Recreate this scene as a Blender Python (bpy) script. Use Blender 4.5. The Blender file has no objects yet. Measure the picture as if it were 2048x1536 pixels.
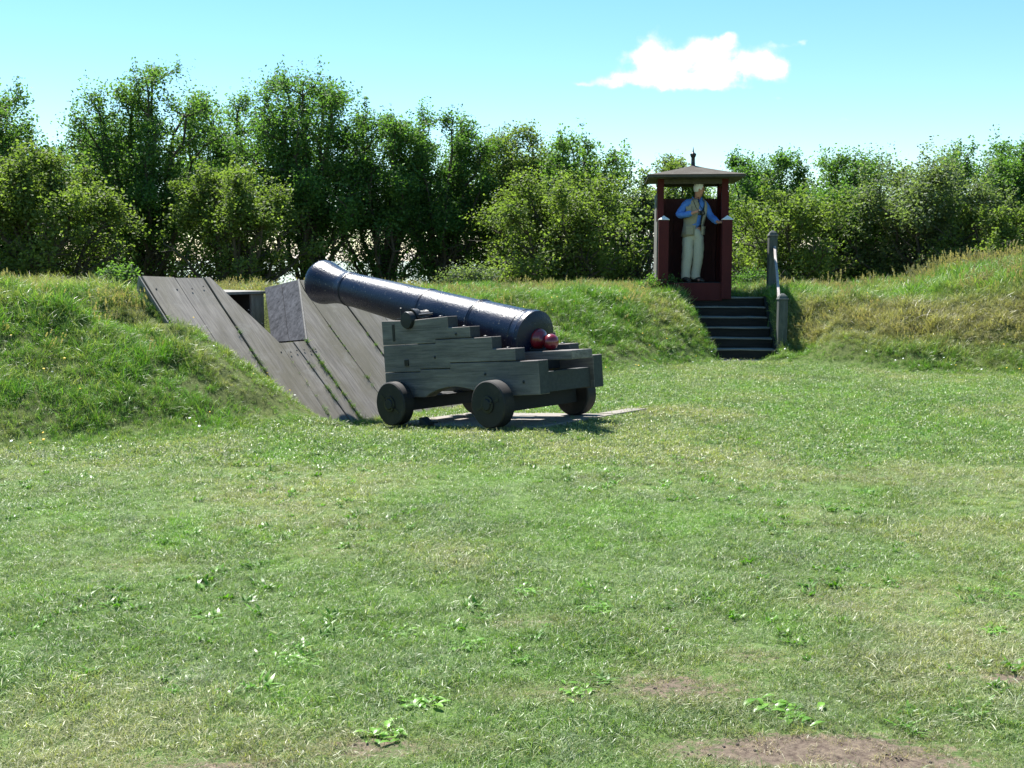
import bpy, bmesh, math, random
import numpy as np
from mathutils import Vector, Matrix, Euler, noise as mnoise
R = math.radians
PI = math.pi
sc = bpy.context.scene
COL = sc.collection
rng = np.random.default_rng(7)
random.seed(7)

# ------------------------------------------------------------------ camera, sky, sun, exposure
PITCH = R(6.52)
FPX = 2196.0
cam = bpy.data.cameras.new("camera"); cam.sensor_width = 36.0; cam.lens = 36.0 * FPX / 2048.0
cam.clip_end = 5000
camo = bpy.data.objects.new("camera", cam); COL.objects.link(camo)
camo.location = (0, 0, 1.6); camo.rotation_euler = (PI / 2 - PITCH, 0, 0)
sc.camera = camo

SUN_AZ = R(-29)      # measured from +Y, negative = to the left
SUN_EL = R(58)
sun = bpy.data.lights.new("sun", 'SUN'); sun.energy = 5.0; sun.angle = R(0.53); sun.color = (1.0, 0.965, 0.90)
suno = bpy.data.objects.new("sun", sun); COL.objects.link(suno)
sdir = Vector((math.sin(SUN_AZ) * math.cos(SUN_EL), math.cos(SUN_AZ) * math.cos(SUN_EL), math.sin(SUN_EL)))
suno.rotation_euler = sdir.to_track_quat('Z', 'Y').to_euler()
suno.location = (-20, 30, 40)

sc.view_settings.view_transform = 'Standard'
sc.view_settings.look = 'None'
sc.view_settings.exposure = 1.5
sc.view_settings.gamma = 1.0
sc.view_settings.use_curve_mapping = False
sc.render.engine = 'CYCLES'
sc.cycles.max_bounces = 6; sc.cycles.diffuse_bounces = 3; sc.cycles.glossy_bounces = 3
sc.cycles.transmission_bounces = 3; sc.cycles.transparent_max_bounces = 4
sc.cycles.caustics_reflective = False; sc.cycles.caustics_refractive = False

def pray(px, py):
    d = Vector((0, math.cos(PITCH), -math.sin(PITCH))) + Vector((1, 0, 0)) * ((px - 1024) / FPX) \
        - Vector((0, math.sin(PITCH), math.cos(PITCH))) * ((py - 768) / FPX)
    return d

def at(px, py, Y):
    d = pray(px, py); return Vector((0, 0, 1.6)) + d * (Y / d.y)

world = bpy.data.worlds.new("World"); sc.world = world; world.use_nodes = True
wt = world.node_tree; wt.nodes.clear()
def WN(t, **k):
    n = wt.nodes.new(t)
    for a_, b_ in k.items(): setattr(n, a_, b_)
    return n
wo = WN('ShaderNodeOutputWorld'); bg = WN('ShaderNodeBackground'); bg.inputs['Strength'].default_value = 0.066
sky = WN('ShaderNodeTexSky', sky_type='NISHITA'); sky.sun_disc = False
sky.sun_elevation = SUN_EL; sky.sun_rotation = SUN_AZ
sky.altitude = 0; sky.air_density = 1.0; sky.dust_density = 0.0; sky.ozone_density = 2.2
tc = WN('ShaderNodeTexCoord')
sep = WN('ShaderNodeSeparateXYZ'); wt.links.new(tc.outputs['Generated'], sep.inputs[0])
def wmath(op, a_, b_=None, clamp=False):
    n = WN('ShaderNodeMath', operation=op); n.use_clamp = clamp
    for i, v in enumerate((a_, b_)):
        if v is None: continue
        if isinstance(v, (int, float)): n.inputs[i].default_value = v
        else: wt.links.new(v, n.inputs[i])
    return n.outputs[0]
uu = wmath('DIVIDE', sep.outputs[0], wmath('MAXIMUM', sep.outputs[1], 0.01))
vv = wmath('DIVIDE', sep.outputs[2], wmath('MAXIMUM', sep.outputs[1], 0.01))
comb = WN('ShaderNodeCombineXYZ'); wt.links.new(uu, comb.inputs[0]); wt.links.new(vv, comb.inputs[1])
cn = WN('ShaderNodeTexNoise'); cn.inputs['Scale'].default_value = 42; cn.inputs['Detail'].default_value = 7; cn.inputs['Roughness'].default_value = 0.62
wn = WN('ShaderNodeTexNoise'); wn.inputs['Scale'].default_value = 70; wn.inputs['Detail'].default_value = 4
wt.links.new(comb.outputs[0], wn.inputs['Vector']); wt.links.new(comb.outputs[0], cn.inputs['Vector'])
wsep = WN('ShaderNodeSeparateXYZ'); wt.links.new(wn.outputs['Color'], wsep.inputs[0])
uu = wmath('ADD', uu, wmath('MULTIPLY', wmath('SUBTRACT', wsep.outputs[0], .5), .022)); vv = wmath('ADD', vv, wmath('MULTIPLY', wmath('SUBTRACT', wsep.outputs[1], .5), .014))
# cloud puffs as soft ellipses of directions (u = x/y, v = z/y)
puffs = [(1305, 100, 24, 34, 1), (1290, 122, 38, 20, .9), (1335, 132, 42, 30, 1), (1290, 158, 70, 15, 1), (1395, 110, 34, 26, 1), (1452, 84, 24, 14, 1), (1425, 98, 30, 20, .8), (1385, 160, 80, 13, 1),
         (1525, 122, 36, 20, 1), (1466, 122, 34, 15, .8), (1440, 150, 60, 10, .8), (1478, 134, 48, 11, .75), (1560, 132, 22, 14, .7), (1225, 160, 32, 11, .8), (1170, 168, 22, 6, .55), (1460, 172, 40, 8, .6), (1548, 146, 30, 14, .8),
         (1560, 92, 40, 8, .42), (1605, 86, 12, 6, .5), (1553, 196, 14, 6, .45), (1685, 238, 26, 8, .42), (1240, 302, 22, 12, .5), (1260, 342, 34, 12, .45),
         (1870, 210, 60, 5, .3), (1290, 440, 70, 60, .55), (1340, 520, 160, 30, .5), (600, 528, 800, 42, .75), (1700, 528, 600, 40, .75)]
acc = None
for (px, py, rx, ry, am) in puffs:
    d = pray(px, py); cu, cv = d.x / d.y, d.z / d.y
    du = wmath('MULTIPLY', wmath('SUBTRACT', uu, cu), FPX / rx)
    dv = wmath('MULTIPLY', wmath('SUBTRACT', vv, cv), FPX / ry)
    e = wmath('ADD', wmath('MULTIPLY', du, du), wmath('MULTIPLY', dv, dv))
    g = wmath('MULTIPLY', wmath('EXPONENT', wmath('MULTIPLY', e, -0.85)), am)
    acc = g if acc is None else wmath('ADD', acc, g)
nz = wmath('MULTIPLY', wmath('SUBTRACT', cn.outputs[0], 0.5), 3.0)
acc = wmath('MULTIPLY', wmath('MINIMUM', acc, 1.4), wmath('ADD', 1.0, nz))
mr = WN('ShaderNodeMapRange'); mr.interpolation_type = 'SMOOTHSTEP'
mr.inputs['From Min'].default_value = 0.22; mr.inputs['From Max'].default_value = 1.15
wt.links.new(acc, mr.inputs['Value'])
fw = wmath('GREATER_THAN', sep.outputs[1], 0.05)
cm = wmath('MULTIPLY', mr.outputs[0], fw)
mix = WN('ShaderNodeMixRGB'); wt.links.new(cm, mix.inputs[0])
hsv = WN('ShaderNodeHueSaturation'); hsv.inputs['Hue'].default_value = 0.488; hsv.inputs['Saturation'].default_value = 1.22; hsv.inputs['Value'].default_value = 1.0
wt.links.new(sky.outputs[0], hsv.inputs['Color'])
wt.links.new(hsv.outputs[0], mix.inputs[1]); mix.inputs[2].default_value = (6.3, 6.4, 6.6, 1)
wt.links.new(mix.outputs[0], bg.inputs['Color']); wt.links.new(bg.outputs[0], wo.inputs['Surface'])

# ------------------------------------------------------------------ material helpers
def newmat(name):
    m = bpy.data.materials.new(name); m.use_nodes = True
    nt = m.node_tree; nt.nodes.clear()
    out = nt.nodes.new('ShaderNodeOutputMaterial'); b = nt.nodes.new('ShaderNodeBsdfPrincipled')
    nt.links.new(b.outputs[0], out.inputs['Surface'])
    return m, nt, b, out
def tex_noise(nt, vec, scale, detail=5, rough=.6, stretch=None, dist=0):
    if stretch:
        mp = nt.nodes.new('ShaderNodeMapping'); mp.inputs['Scale'].default_value = stretch
        nt.links.new(vec, mp.inputs['Vector']); vec = mp.outputs[0]
    n = nt.nodes.new('ShaderNodeTexNoise'); n.inputs['Scale'].default_value = scale
    n.inputs['Detail'].default_value = detail; n.inputs['Roughness'].default_value = rough; n.inputs['Distortion'].default_value = dist
    nt.links.new(vec, n.inputs['Vector']); return n.outputs[0]
def ramp(nt, fac, stops):
    r_ = nt.nodes.new('ShaderNodeValToRGB'); nt.links.new(fac, r_.inputs[0])
    el = r_.color_ramp.elements
    while len(el) < len(stops): el.new(0.5)
    for e, (p, c) in zip(el, stops): e.position = p; e.color = (*c, 1) if len(c) == 3 else c
    return r_.outputs[0]
def mixc(nt, fac, a_, b_, mode='MIX'):
    n = nt.nodes.new('ShaderNodeMixRGB'); n.blend_type = mode
    for i, v in zip((0, 1, 2), (fac, a_, b_)):
        if isinstance(v, (int, float)): n.inputs[i].default_value = v
        elif isinstance(v, tuple): n.inputs[i].default_value = (*v, 1)
        else: nt.links.new(v, n.inputs[i])
    return n.outputs[0]
def bump(nt, b, h, strength=.3, dist=.01):
    n = nt.nodes.new('ShaderNodeBump'); n.inputs['Strength'].default_value = strength; n.inputs['Distance'].default_value = dist
    nt.links.new(h, n.inputs['Height']); nt.links.new(n.outputs[0], b.inputs['Normal'])
def mth(nt, op, a_, b_):
    n = nt.nodes.new('ShaderNodeMath'); n.operation = op; nt.links.new(a_, n.inputs[0]); n.inputs[1].default_value = b_; return n.outputs[0]
def objco(nt):
    return nt.nodes.new('ShaderNodeTexCoord').outputs['Object']
def simple(name, c, rough=.6, metal=0, var=.25, scale=12, bmp=.15, stretch=None, spec=.5, dirt=None, dirt_at=(.55, .75), dirt_scale=3):
    m, nt, b, out = newmat(name); v = objco(nt)
    n = tex_noise(nt, v, scale, 6, .65, stretch)
    lo = tuple(x * (1 - var) for x in c); hi = tuple(min(1, x * (1 + var)) for x in c)
    col = ramp(nt, n, [(.3, lo), (.7, hi)])
    if dirt:
        n2 = tex_noise(nt, v, dirt_scale, 6, .7, stretch)
        f = ramp(nt, n2, [(dirt_at[0], (0, 0, 0)), (dirt_at[1], (1, 1, 1))])
        col = mixc(nt, f, col, dirt)
    nt.links.new(col, b.inputs['Base Color'])
    b.inputs['Roughness'].default_value = rough; b.inputs['Metallic'].default_value = metal
    b.inputs['Specular IOR Level'].default_value = spec
    if bmp: bump(nt, b, n, bmp, .01)
    return m

def wood(name, dark, light, grain, rough=.75, stain=None, stain_amt=.5, moss=None, spec=.3, gscale=1.0):
    """weathered boards; grain = stretch vector (large number = across the grain)"""
    m, nt, b, out = newmat(name); v = objco(nt)
    g0 = tuple(x * .38 if x > 1 else x * .6 for x in grain)
    g1 = tex_noise(nt, v, 6 * gscale, 8, .72, g0, .5)
    g2 = tex_noise(nt, v, 16 * gscale, 4, .6, g0)
    col = ramp(nt, g1, [(.34, dark), (.64, light)])
    col = mixc(nt, .35, col, ramp(nt, g2, [(.38, dark), (.62, light)]))
    crk = tex_noise(nt, v, 9 * gscale, 3, .5, tuple(x * 1.0 if x > 1 else x * .35 for x in grain), .2)
    col = mixc(nt, ramp(nt, crk, [(.30, (.75, .75, .75)), (.36, (0, 0, 0))]), col, tuple(x * .35 for x in dark))
    big = tex_noise(nt, v, 1.3, 5, .6, tuple(1.8 if x > 1 else .7 for x in grain))
    if stain:
        f = ramp(nt, big, [(.42, (0, 0, 0)), (.62, (stain_amt,) * 3)])
        col = mixc(nt, f, col, stain)
    if moss:
        mn = tex_noise(nt, v, 3.1, 7, .75)
        f = ramp(nt, mn, [(.56, (0, 0, 0)), (.72, (.6, .6, .6))])
        col = mixc(nt, f, col, moss)
    oi = nt.nodes.new('ShaderNodeTexNoise'); oi.inputs['Scale'].default_value = 90; nt.links.new(v, oi.inputs['Vector'])
    sp = ramp(nt, oi.outputs[0], [(.66, (0, 0, 0)), (.74, (.35, .35, .35))])
    col = mixc(nt, sp, col, tuple(min(1, x * 1.5) for x in light))
    nt.links.new(col, b.inputs['Base Color']); b.inputs['Roughness'].default_value = rough
    b.inputs['Specular IOR Level'].default_value = spec
    bump(nt, b, g2, .35, .004)
    return m

M = {}
M['revet'] = wood('revetment_wood', (.070, .062, .054), (.225, .203, .178), (11, .45, .45), rough=.62, stain=(.098, .086, .050), stain_amt=.65, moss=(.22, .21, .19), spec=.4)
M['cheek_shade'] = wood('cheek_shade_wood', (.022, .024, .029), (.105, .108, .122), (5, 5, .25), rough=.9, spec=.08)  # darker, bluer wood: the embrasure cheek's shade is put into its colour
M['revet_end'] = wood('revetment_end_wood', (.12, .11, .10), (.23, .22, .21), (6, 6, .6), moss=(.10, .12, .05))  # upright grain and a mossy tint, for the remaining revetment parts
M['carriage'] = wood('carriage_wood', (.082, .070, .066), (.240, .210, .196), (4, .35, 9), rough=.7, stain=(.062, .060, .064), stain_amt=.6)
M['rear_shade'] = simple('rear_shade_wood', (.042, .045, .046), .85, scale=30)  # dark wood that paints in the shade on the carriage's rear faces
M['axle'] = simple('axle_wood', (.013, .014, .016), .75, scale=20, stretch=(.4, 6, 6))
M['wheel'] = simple('wheel_wood', (.009, .009, .010), .7, scale=14, dirt=(.040, .030, .026), dirt_at=(.5, .7), dirt_scale=5)
M['iron'] = simple('black_iron', (.018, .019, .022), .42, .3, scale=40)
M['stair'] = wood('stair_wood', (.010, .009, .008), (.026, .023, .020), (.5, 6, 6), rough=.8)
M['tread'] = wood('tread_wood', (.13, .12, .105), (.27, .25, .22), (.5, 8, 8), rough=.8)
M['post'] = wood('post_wood', (.045, .052, .05), (.10, .11, .105), (7, 7, .6), rough=.8, moss=(.15, .16, .13))
M['rail'] = wood('rail_wood', (.20, .175, .165), (.45, .41, .39), (7, .5, 7), rough=.8, moss=(.2, .18, .17))
M['red'] = simple('oxblood_paint', (.066, .009, .011), .65, spec=.2, var=.18, scale=9, dirt=(.06, .012, .014), dirt_at=(.5, .75), dirt_scale=2.2, bmp=.08, stretch=(1, 1, .3))
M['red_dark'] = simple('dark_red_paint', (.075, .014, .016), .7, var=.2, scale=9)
M['grey_side'] = wood('grey_side_wood', (.10, .095, .085), (.2, .19, .17), (7, 7, .5))
M['eave'] = simple('eave_wood', (.06, .055, .05), .8, scale=10)
M['felt'] = simple('roof_felt', (.066, .058, .049), .95, spec=.15, var=.4, scale=120, bmp=.5, dirt=(.10, .094, .082), dirt_at=(.45, .7), dirt_scale=4)
M['white'] = simple('white_cap', (.80, .78, .76), .45, var=.06, scale=10)
M['slab'] = simple('platform_stone', (.19, .17, .15), .85, var=.2, scale=18, dirt=(.2, .17, .13), dirt_at=(.5, .7), dirt_scale=4, bmp=.3)
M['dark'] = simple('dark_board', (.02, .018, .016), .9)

# barrel : blue-black paint, rough pitted
m, nt, b, out = newmat('barrel_paint'); v = objco(nt)
n1 = tex_noise(nt, v, 55, 5, .7); n2 = tex_noise(nt, v, 2.2, 6, .65)
col = ramp(nt, n2, [(.35, (.0015, .005, .020)), (.7, (.003, .009, .032))])
spk = ramp(nt, tex_noise(nt, v, 30, 3, .5), [(.665, (0, 0, 0)), (.70, (.8, .8, .8))])
nt.links.new(mixc(nt, spk, col, (.13, .12, .11)), b.inputs['Base Color'])
rr = ramp(nt, n2, [(.3, (.22, .22, .22)), (.7, (.36, .36, .36))]); nt.links.new(rr, b.inputs['Roughness'])
b.inputs['Specular IOR Level'].default_value = .34
b.inputs['Coat Weight'].default_value = .0; b.inputs['Coat Roughness'].default_value = .22
bump(nt, b, n1, .45, .010); M['barrel'] = m
m, nt, b, out = newmat('gloss_red'); v = objco(nt)
nt.links.new(ramp(nt, tex_noise(nt, v, 9), [(.3, (.10, .004, .010)), (.7, (.20, .010, .018))]), b.inputs['Base Color'])
b.inputs['Roughness'].default_value = .28; b.inputs['Coat Weight'].default_value = .5; b.inputs['Coat Roughness'].default_value = .12; M['cascabel'] = m

def cloth(name, c, rough=.85, scale=60):
    return simple(name, c, rough, var=.12, scale=scale, bmp=.2, spec=.2)
M['skin'] = simple('skin', (.50, .24, .17), .55, var=.08, scale=30, bmp=.05)
M['hair'] = simple('grey_hair', (.72, .71, .70), .6, var=.2, scale=60, stretch=(1, 1, .2))
M['shirt'] = cloth('blue_shirt', (.09, .22, .62))
M['vest'] = cloth('khaki_vest', (.36, .32, .24))
M['trousers'] = cloth('beige_trousers', (.52, .50, .42))
M['belt'] = simple('belt_leather', (.03, .02, .018), .5)
M['shoe'] = simple('shoe_leather', (.04, .035, .03), .5)
M['camera'] = simple('black_camera', (.012, .012, .013), .35)
M['silver'] = simple('silver', (.6, .6, .62), .3, .6)
M['strap'] = simple('black_strap', (.01, .01, .014), .7)

# foliage material (real leaf colours, light passes through)
def leafmat(name, c1, c2, c3, trans=.50, rough=.6, spec=.18):
    m, nt, b, out = newmat(name)
    at_ = nt.nodes.new('ShaderNodeAttribute'); at_.attribute_name = 'bl'
    col = ramp(nt, at_.outputs['Fac'], [(.0, c1), (.55, c2), (1.0, c3)])
    nt.links.new(col, b.inputs['Base Color']); b.inputs['Roughness'].default_value = rough
    b.inputs['Specular IOR Level'].default_value = spec
    tr = nt.nodes.new('ShaderNodeBsdfTranslucent')
    tcx = mixc(nt, 1.0, col, (1.15, 1.35, .45), 'MULTIPLY'); nt.links.new(tcx, tr.inputs['Color'])
    ms = nt.nodes.new('ShaderNodeMixShader'); ms.inputs[0].default_value = trans
    nt.links.new(b.outputs[0], ms.inputs[1]); nt.links.new(tr.outputs[0], ms.inputs[2])
    nt.links.new(ms.outputs[0], out.inputs['Surface'])
    return m
M['leaf_dark'] = leafmat('dark_green_leaves', (.056, .110, .040), (.092, .172, .054), (.150, .255, .078))
M['leaf_mid'] = leafmat('mid_green_leaves', (.064, .118, .042), (.108, .188, .058), (.170, .270, .085))
M['leaf_olive'] = leafmat('olive_green_leaves', (.085, .120, .042), (.14, .19, .06), (.215, .265, .09))
M['leaf_grey'] = leafmat('grey_green_leaves', (.10, .13, .07), (.15, .19, .11), (.22, .26, .15))
M['bark'] = simple('bark', (.065, .055, .045), .9, var=.4, scale=14, stretch=(3, 3, .5))

# grass: tint comes from the instance, bl from the blade
m, nt, b, out = newmat('grass_blades')
ti = nt.nodes.new('ShaderNodeAttribute'); ti.attribute_type = 'INSTANCER'; ti.attribute_name = 'tint'
bl = nt.nodes.new('ShaderNodeAttribute'); bl.attribute_name = 'bl'
br = ramp(nt, bl.outputs['Fac'], [(0, (.48, .53, .52)), (.6, (1.06, 1.06, 1.06)), (1, (1.6, 1.55, 1.45))])
col = mixc(nt, 1.0, ti.outputs['Color'], br, 'MULTIPLY')
dry = ramp(nt, bl.outputs['Fac'], [(.80, (0, 0, 0)), (.86, (.62, .62, .62))])
col = mixc(nt, dry, col, (.34, .30, .17))
nt.links.new(col, b.inputs['Base Color']); b.inputs['Roughness'].default_value = .42; b.inputs['Specular IOR Level'].default_value = .45
tr = nt.nodes.new('ShaderNodeBsdfTranslucent'); nt.links.new(mixc(nt, 1.0, col, (1.1, 1.25, .5), 'MULTIPLY'), tr.inputs['Color'])
ms = nt.nodes.new('ShaderNodeMixShader'); ms.inputs[0].default_value = .36
nt.links.new(b.outputs[0], ms.inputs[1]); nt.links.new(tr.outputs[0], ms.inputs[2]); nt.links.new(ms.outputs[0], out.inputs['Surface'])
M['grass'] = m
M['flower'] = simple('yellow_petals', (.85, .55, .02), .6, var=.1)
M['daisy'] = simple('white_petals', (.8, .8, .78), .6, var=.05)

# ground sheet
m, nt, b, out = newmat('ground_soil'); geo = nt.nodes.new('ShaderNodeNewGeometry'); v = geo.outputs['Position']
a1 = nt.nodes.new('ShaderNodeAttribute'); a1.attribute_name = 'bare'
a2 = nt.nodes.new('ShaderNodeAttribute'); a2.attribute_name = 'bank'
n1 = tex_noise(nt, v, 26, 7, .75); n2 = tex_noise(nt, v, 2.4, 5, .6); n3 = tex_noise(nt, v, 120, 4, .6)
lawn = ramp(nt, n1, [(.30, (.035, .060, .018)), (.48, (.09, .15, .04)), (.62, (.14, .19, .07)), (.75, (.22, .22, .12))])
bankc = ramp(nt, n1, [(.32, (.035, .045, .015)), (.55, (.085, .11, .03)), (.75, (.16, .14, .07))])
col = mixc(nt, a2.outputs['Fac'], lawn, bankc)
soil = ramp(nt, n1, [(.30, (.018, .013, .011)), (.40, (.085, .062, .050)), (.55, (.150, .118, .090)), (.78, (.25, .19, .12))])
ba = nt.nodes.new('ShaderNodeMath'); ba.operation = 'MULTIPLY_ADD'; nt.links.new(n1, ba.inputs[0]); ba.inputs[1].default_value = 1.5; 
nt.links.new(a1.outputs['Fac'], ba.inputs[2])
f = ramp(nt, mth(nt, 'MULTIPLY', ba.outputs[0], .72), [(.72, (0, 0, 0)), (.90, (1, 1, 1))])
col = mixc(nt, f, col, soil)
nt.links.new(col, b.inputs['Base Color']); b.inputs['Roughness'].default_value = .95; b.inputs['Specular IOR Level'].default_value = .15
bump(nt, b, n1, .8, .02); M['ground'] = m
m, nt, b, out = newmat('moat_water'); geo = nt.nodes.new('ShaderNodeNewGeometry')
b.inputs['Base Color'].default_value = (.10, .13, .13, 1); b.inputs['Roughness'].default_value = .12
bump(nt, b, tex_noise(nt, geo.outputs['Position'], 1.6, 4), .25, .05); M['water'] = m

# ------------------------------------------------------------------ object helpers
def tag(o, label=None, cat=None, group=None, kind=None):
    if label: o['label'] = label
    if cat: o['category'] = cat
    if group: o['group'] = group
    if kind: o['kind'] = kind
    return o
def empty(name, loc=(0, 0, 0), rot=(0, 0, 0), label=None, cat=None, group=None):
    o = bpy.data.objects.new(name, None); COL.objects.link(o); o.location = loc; o.rotation_euler = rot
    o.empty_display_size = .2
    return tag(o, label, cat, group)
def np_mesh(name, V, faces_list):
    """faces_list: list of int arrays (m,k)"""
    me = bpy.data.meshes.new(name)
    V = np.asarray(V, np.float32); me.vertices.add(len(V)); me.vertices.foreach_set('co', V.ravel())
    loops = np.concatenate([np.asarray(f_, np.int32).ravel() for f_ in faces_list if len(f_)])
    tot = np.concatenate([np.full(len(f_), np.asarray(f_).shape[1], np.int32) for f_ in faces_list if len(f_)])
    me.loops.add(len(loops)); me.loops.foreach_set('vertex_index', loops)
    me.polygons.add(len(tot)); st = np.zeros(len(tot), np.int32); st[1:] = np.cumsum(tot)[:-1]
    me.polygons.foreach_set('loop_start', st)
    me.update(calc_edges=True); return me
def addattr(me, name, vals):
    a_ = me.attributes.new(name, 'FLOAT', 'POINT'); a_.data.foreach_set('value', np.asarray(vals, np.float32))

class MB:
    def __init__(s): s.v = []; s.f = []
    def add(s, vs, fs):
        o = len(s.v); s.v += [tuple(p) for p in vs]; s.f += [tuple(i + o for i in f_) for f_ in fs]; return s
    def box(s, x0, x1, y0, y1, z0, z1, bev=0.0, M4=None):
        bm = bmesh.new(); bmesh.ops.create_cube(bm, size=1)
        for v_ in bm.verts:
            v_.co = Vector(((x0 + x1) / 2 + v_.co.x * (x1 - x0), (y0 + y1) / 2 + v_.co.y * (y1 - y0), (z0 + z1) / 2 + v_.co.z * (z1 - z0)))
        if bev: bmesh.ops.bevel(bm, geom=bm.edges[:], offset=bev, segments=2, affect='EDGES', profile=.6)
        if M4 is not None: bm.transform(M4)
        bm.verts.ensure_lookup_table()
        s.add([v_.co[:] for v_ in bm.verts], [[v_.index for v_ in f_.verts] for f_ in bm.faces]); bm.free(); return s
    def prism(s, pts, d, bev=0.0):
        """pts: closed 3D polygon; d: extrusion vector"""
        bm = bmesh.new(); vs = [bm.verts.new(p) for p in pts]; f_ = bm.faces.new(vs)
        r_ = bmesh.ops.extrude_face_region(bm, geom=[f_])
        bmesh.ops.translate(bm, verts=[g for g in r_['geom'] if isinstance(g, bmesh.types.BMVert)], vec=d)
        bmesh.ops.recalc_face_normals(bm, faces=bm.faces[:])
        if bev: bmesh.ops.bevel(bm, geom=bm.edges[:], offset=bev, segments=1, affect='EDGES')
        bm.verts.index_update(); bm.verts.ensure_lookup_table()
        s.add([v_.co[:] for v_ in bm.verts], [[v_.index for v_ in q.verts] for q in bm.faces]); bm.free(); return s
    def lathe(s, prof, M4=Matrix(), n=32, caps=True, squash=(1, 1)):
        """prof: (z, r) along local z"""
        vs = []; fs = []
        for (z, r_) in prof:
            for i in range(n):
                a_ = 2 * PI * i / n; vs.append(M4 @ Vector((r_ * math.cos(a_) * squash[0], r_ * math.sin(a_) * squash[1], z)))
        for k in range(len(prof) - 1):
            for i in range(n):
                j = (i + 1) % n; fs.append((k * n + i, k * n + j, (k + 1) * n + j, (k + 1) * n + i))
        if caps:
            fs.append(tuple(range(n - 1, -1, -1))); fs.append(tuple((len(prof) - 1) * n + i for i in range(n)))
        return s.add(vs, fs)
    def tube(s, pts, rads, n=6):
        pts = [Vector(p) for p in pts]; vs = []; fs = []
        for k, p in enumerate(pts):
            d = (pts[min(k + 1, len(pts) - 1)] - pts[max(k - 1, 0)]).normalized()
            u = d.orthogonal().normalized(); w = d.cross(u)
            for i in range(n):
                a_ = 2 * PI * i / n; vs.append(p + (u * math.cos(a_) + w * math.sin(a_)) * rads[k])
        for k in range(len(pts) - 1):
            for i in range(n):
                j = (i + 1) % n; fs.append((k * n + i, k * n + j, (k + 1) * n + j, (k + 1) * n + i))
        fs.append(tuple(range(n - 1, -1, -1))); fs.append(tuple((len(pts) - 1) * n + i for i in range(n)))
        return s.add(vs, fs)
    def build(s, name, mat, parent=None, smooth=False, auto=None):
        me = bpy.data.meshes.new(name); me.from_pydata(s.v, [], s.f); me.update()
        bm = bmesh.new(); bm.from_mesh(me); bmesh.ops.recalc_face_normals(bm, faces=bm.faces[:])
        if auto is not None:
            for e in bm.edges:
                if len(e.link_faces) == 2: e.smooth = e.calc_face_angle(0) < R(auto)
            for f_ in bm.faces: f_.smooth = True
        elif smooth:
            for f_ in bm.faces: f_.smooth = True
        bm.to_mesh(me); bm.free()
        me.materials.append(mat); o = bpy.data.objects.new(name, me); COL.objects.link(o)
        if parent: o.parent = parent
        return o

def shade_rear(o, mat):
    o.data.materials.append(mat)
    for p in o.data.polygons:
        if p.normal.y < -.8: p.material_index = 1  # rear ends and step risers take the painted shade colour
def rough_up(o, amp=.004, freq=3.0, cuts=0):
    """slightly uneven edges"""
    me = o.data
    bm = bmesh.new(); bm.from_mesh(me)
    if cuts: bmesh.ops.subdivide_edges(bm, edges=[e for e in bm.edges if e.calc_length() > .25], cuts=cuts, use_grid_fill=True)
    for v_ in bm.verts:
        n_ = mnoise.noise_vector(v_.co * freq + Vector((o.location.x * 3, 1.3, 4.1)))
        v_.co += n_ * amp
    bm.to_mesh(me); bm.free(); return o

# ------------------------------------------------------------------ terrain
OX, OY = .25, 10.66                      # rear axle of the gun; s to its right, t towards the muzzle
AX, AY, RX, RY = -.766, .643, .643, .766
def sst(x, a_, b_):
    u = np.clip((x - a_) / (b_ - a_), 0, 1); return u * u * (3 - 2 * u)
def ST(X, Y):
    dx = X - OX; dy = Y - OY; return dx * RX + dy * RY, dx * AX + dy * AY
def FROM(s, t, z=0.0):
    return Vector((OX + s * RX + t * AX, OY + s * RY + t * AY, z))
PK, PT0, PZ0 = .90, 2.70, -.20           # plane of the revetment: z = PZ0 + PK (t - PT0)
def vnoise(X, Y, f, seed=0):
    """cheap smooth value noise in numpy, ~0..1"""
    x = X * f + seed * 17.3; y = Y * f - seed * 9.1
    xi = np.floor(x).astype(np.int64); yi = np.floor(y).astype(np.int64); xf = x - xi; yf = y - yi
    def h(i, j):
        k = (i * 374761393 + j * 668265263 + seed * 974711) & 0x7fffffff
        k = ((k ^ (k >> 13)) * 1274126177) & 0x7fffffff
        return ((k ^ (k >> 16)) & 0xffff) / 65535.0
    u = xf * xf * (3 - 2 * xf); w = yf * yf * (3 - 2 * yf)
    return (h(xi, yi) * (1 - u) + h(xi + 1, yi) * u) * (1 - w) + (h(xi, yi + 1) * (1 - u) + h(xi + 1, yi + 1) * u) * w
def fbm(X, Y, f, seed=0, oc=4):
    t = 0; a_ = .5; s = 0
    for o in range(oc): t = t + a_ * vnoise(X, Y, f * 2 ** o, seed + o); s += a_; a_ *= .55
    return t / s
STX, STY, SYAW = 3.66, 18.98, R(5)
def STAIR(X, Y):
    dx = X - STX; dy = Y - STY
    al = dx * math.sin(SYAW) + dy * math.cos(SYAW); si = dx * math.cos(SYAW) - dy * math.sin(SYAW)
    return si, al
def dists(X, Y):
    s, t = ST(X, Y)
    toe1 = np.interp(s, [-9, -4, -2.6, -1.5, 2, 3, 4.5, 7, 9], [2.5, 2.3, 1.75, 1.65, 2.3, 2.3, 2.0, 1.7, 1.7])
    q = (X - 4.6) * .351 + (Y - 15.8) * .936
    toe2 = np.interp(X, [3, 3.6, 4.3, 5, 7, 12], [.95, .9, .35, -.1, -.3, -.3])
    w1 = np.interp(s, [-9, -1.5, 2, 4.5, 6.5, 9], [3.4, 3.6, 2.8, 2.6, 1.9, 1.7])
    w2 = np.interp(X, [3.6, 4.4, 5.2, 9], [1.9, 2.0, 2.6, 2.8])
    wob = (fbm(X, Y, .8, 5) - .5) * .35
    return s, t, (t - toe1 + wob), w1, (q - toe2 + wob), w2
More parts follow.
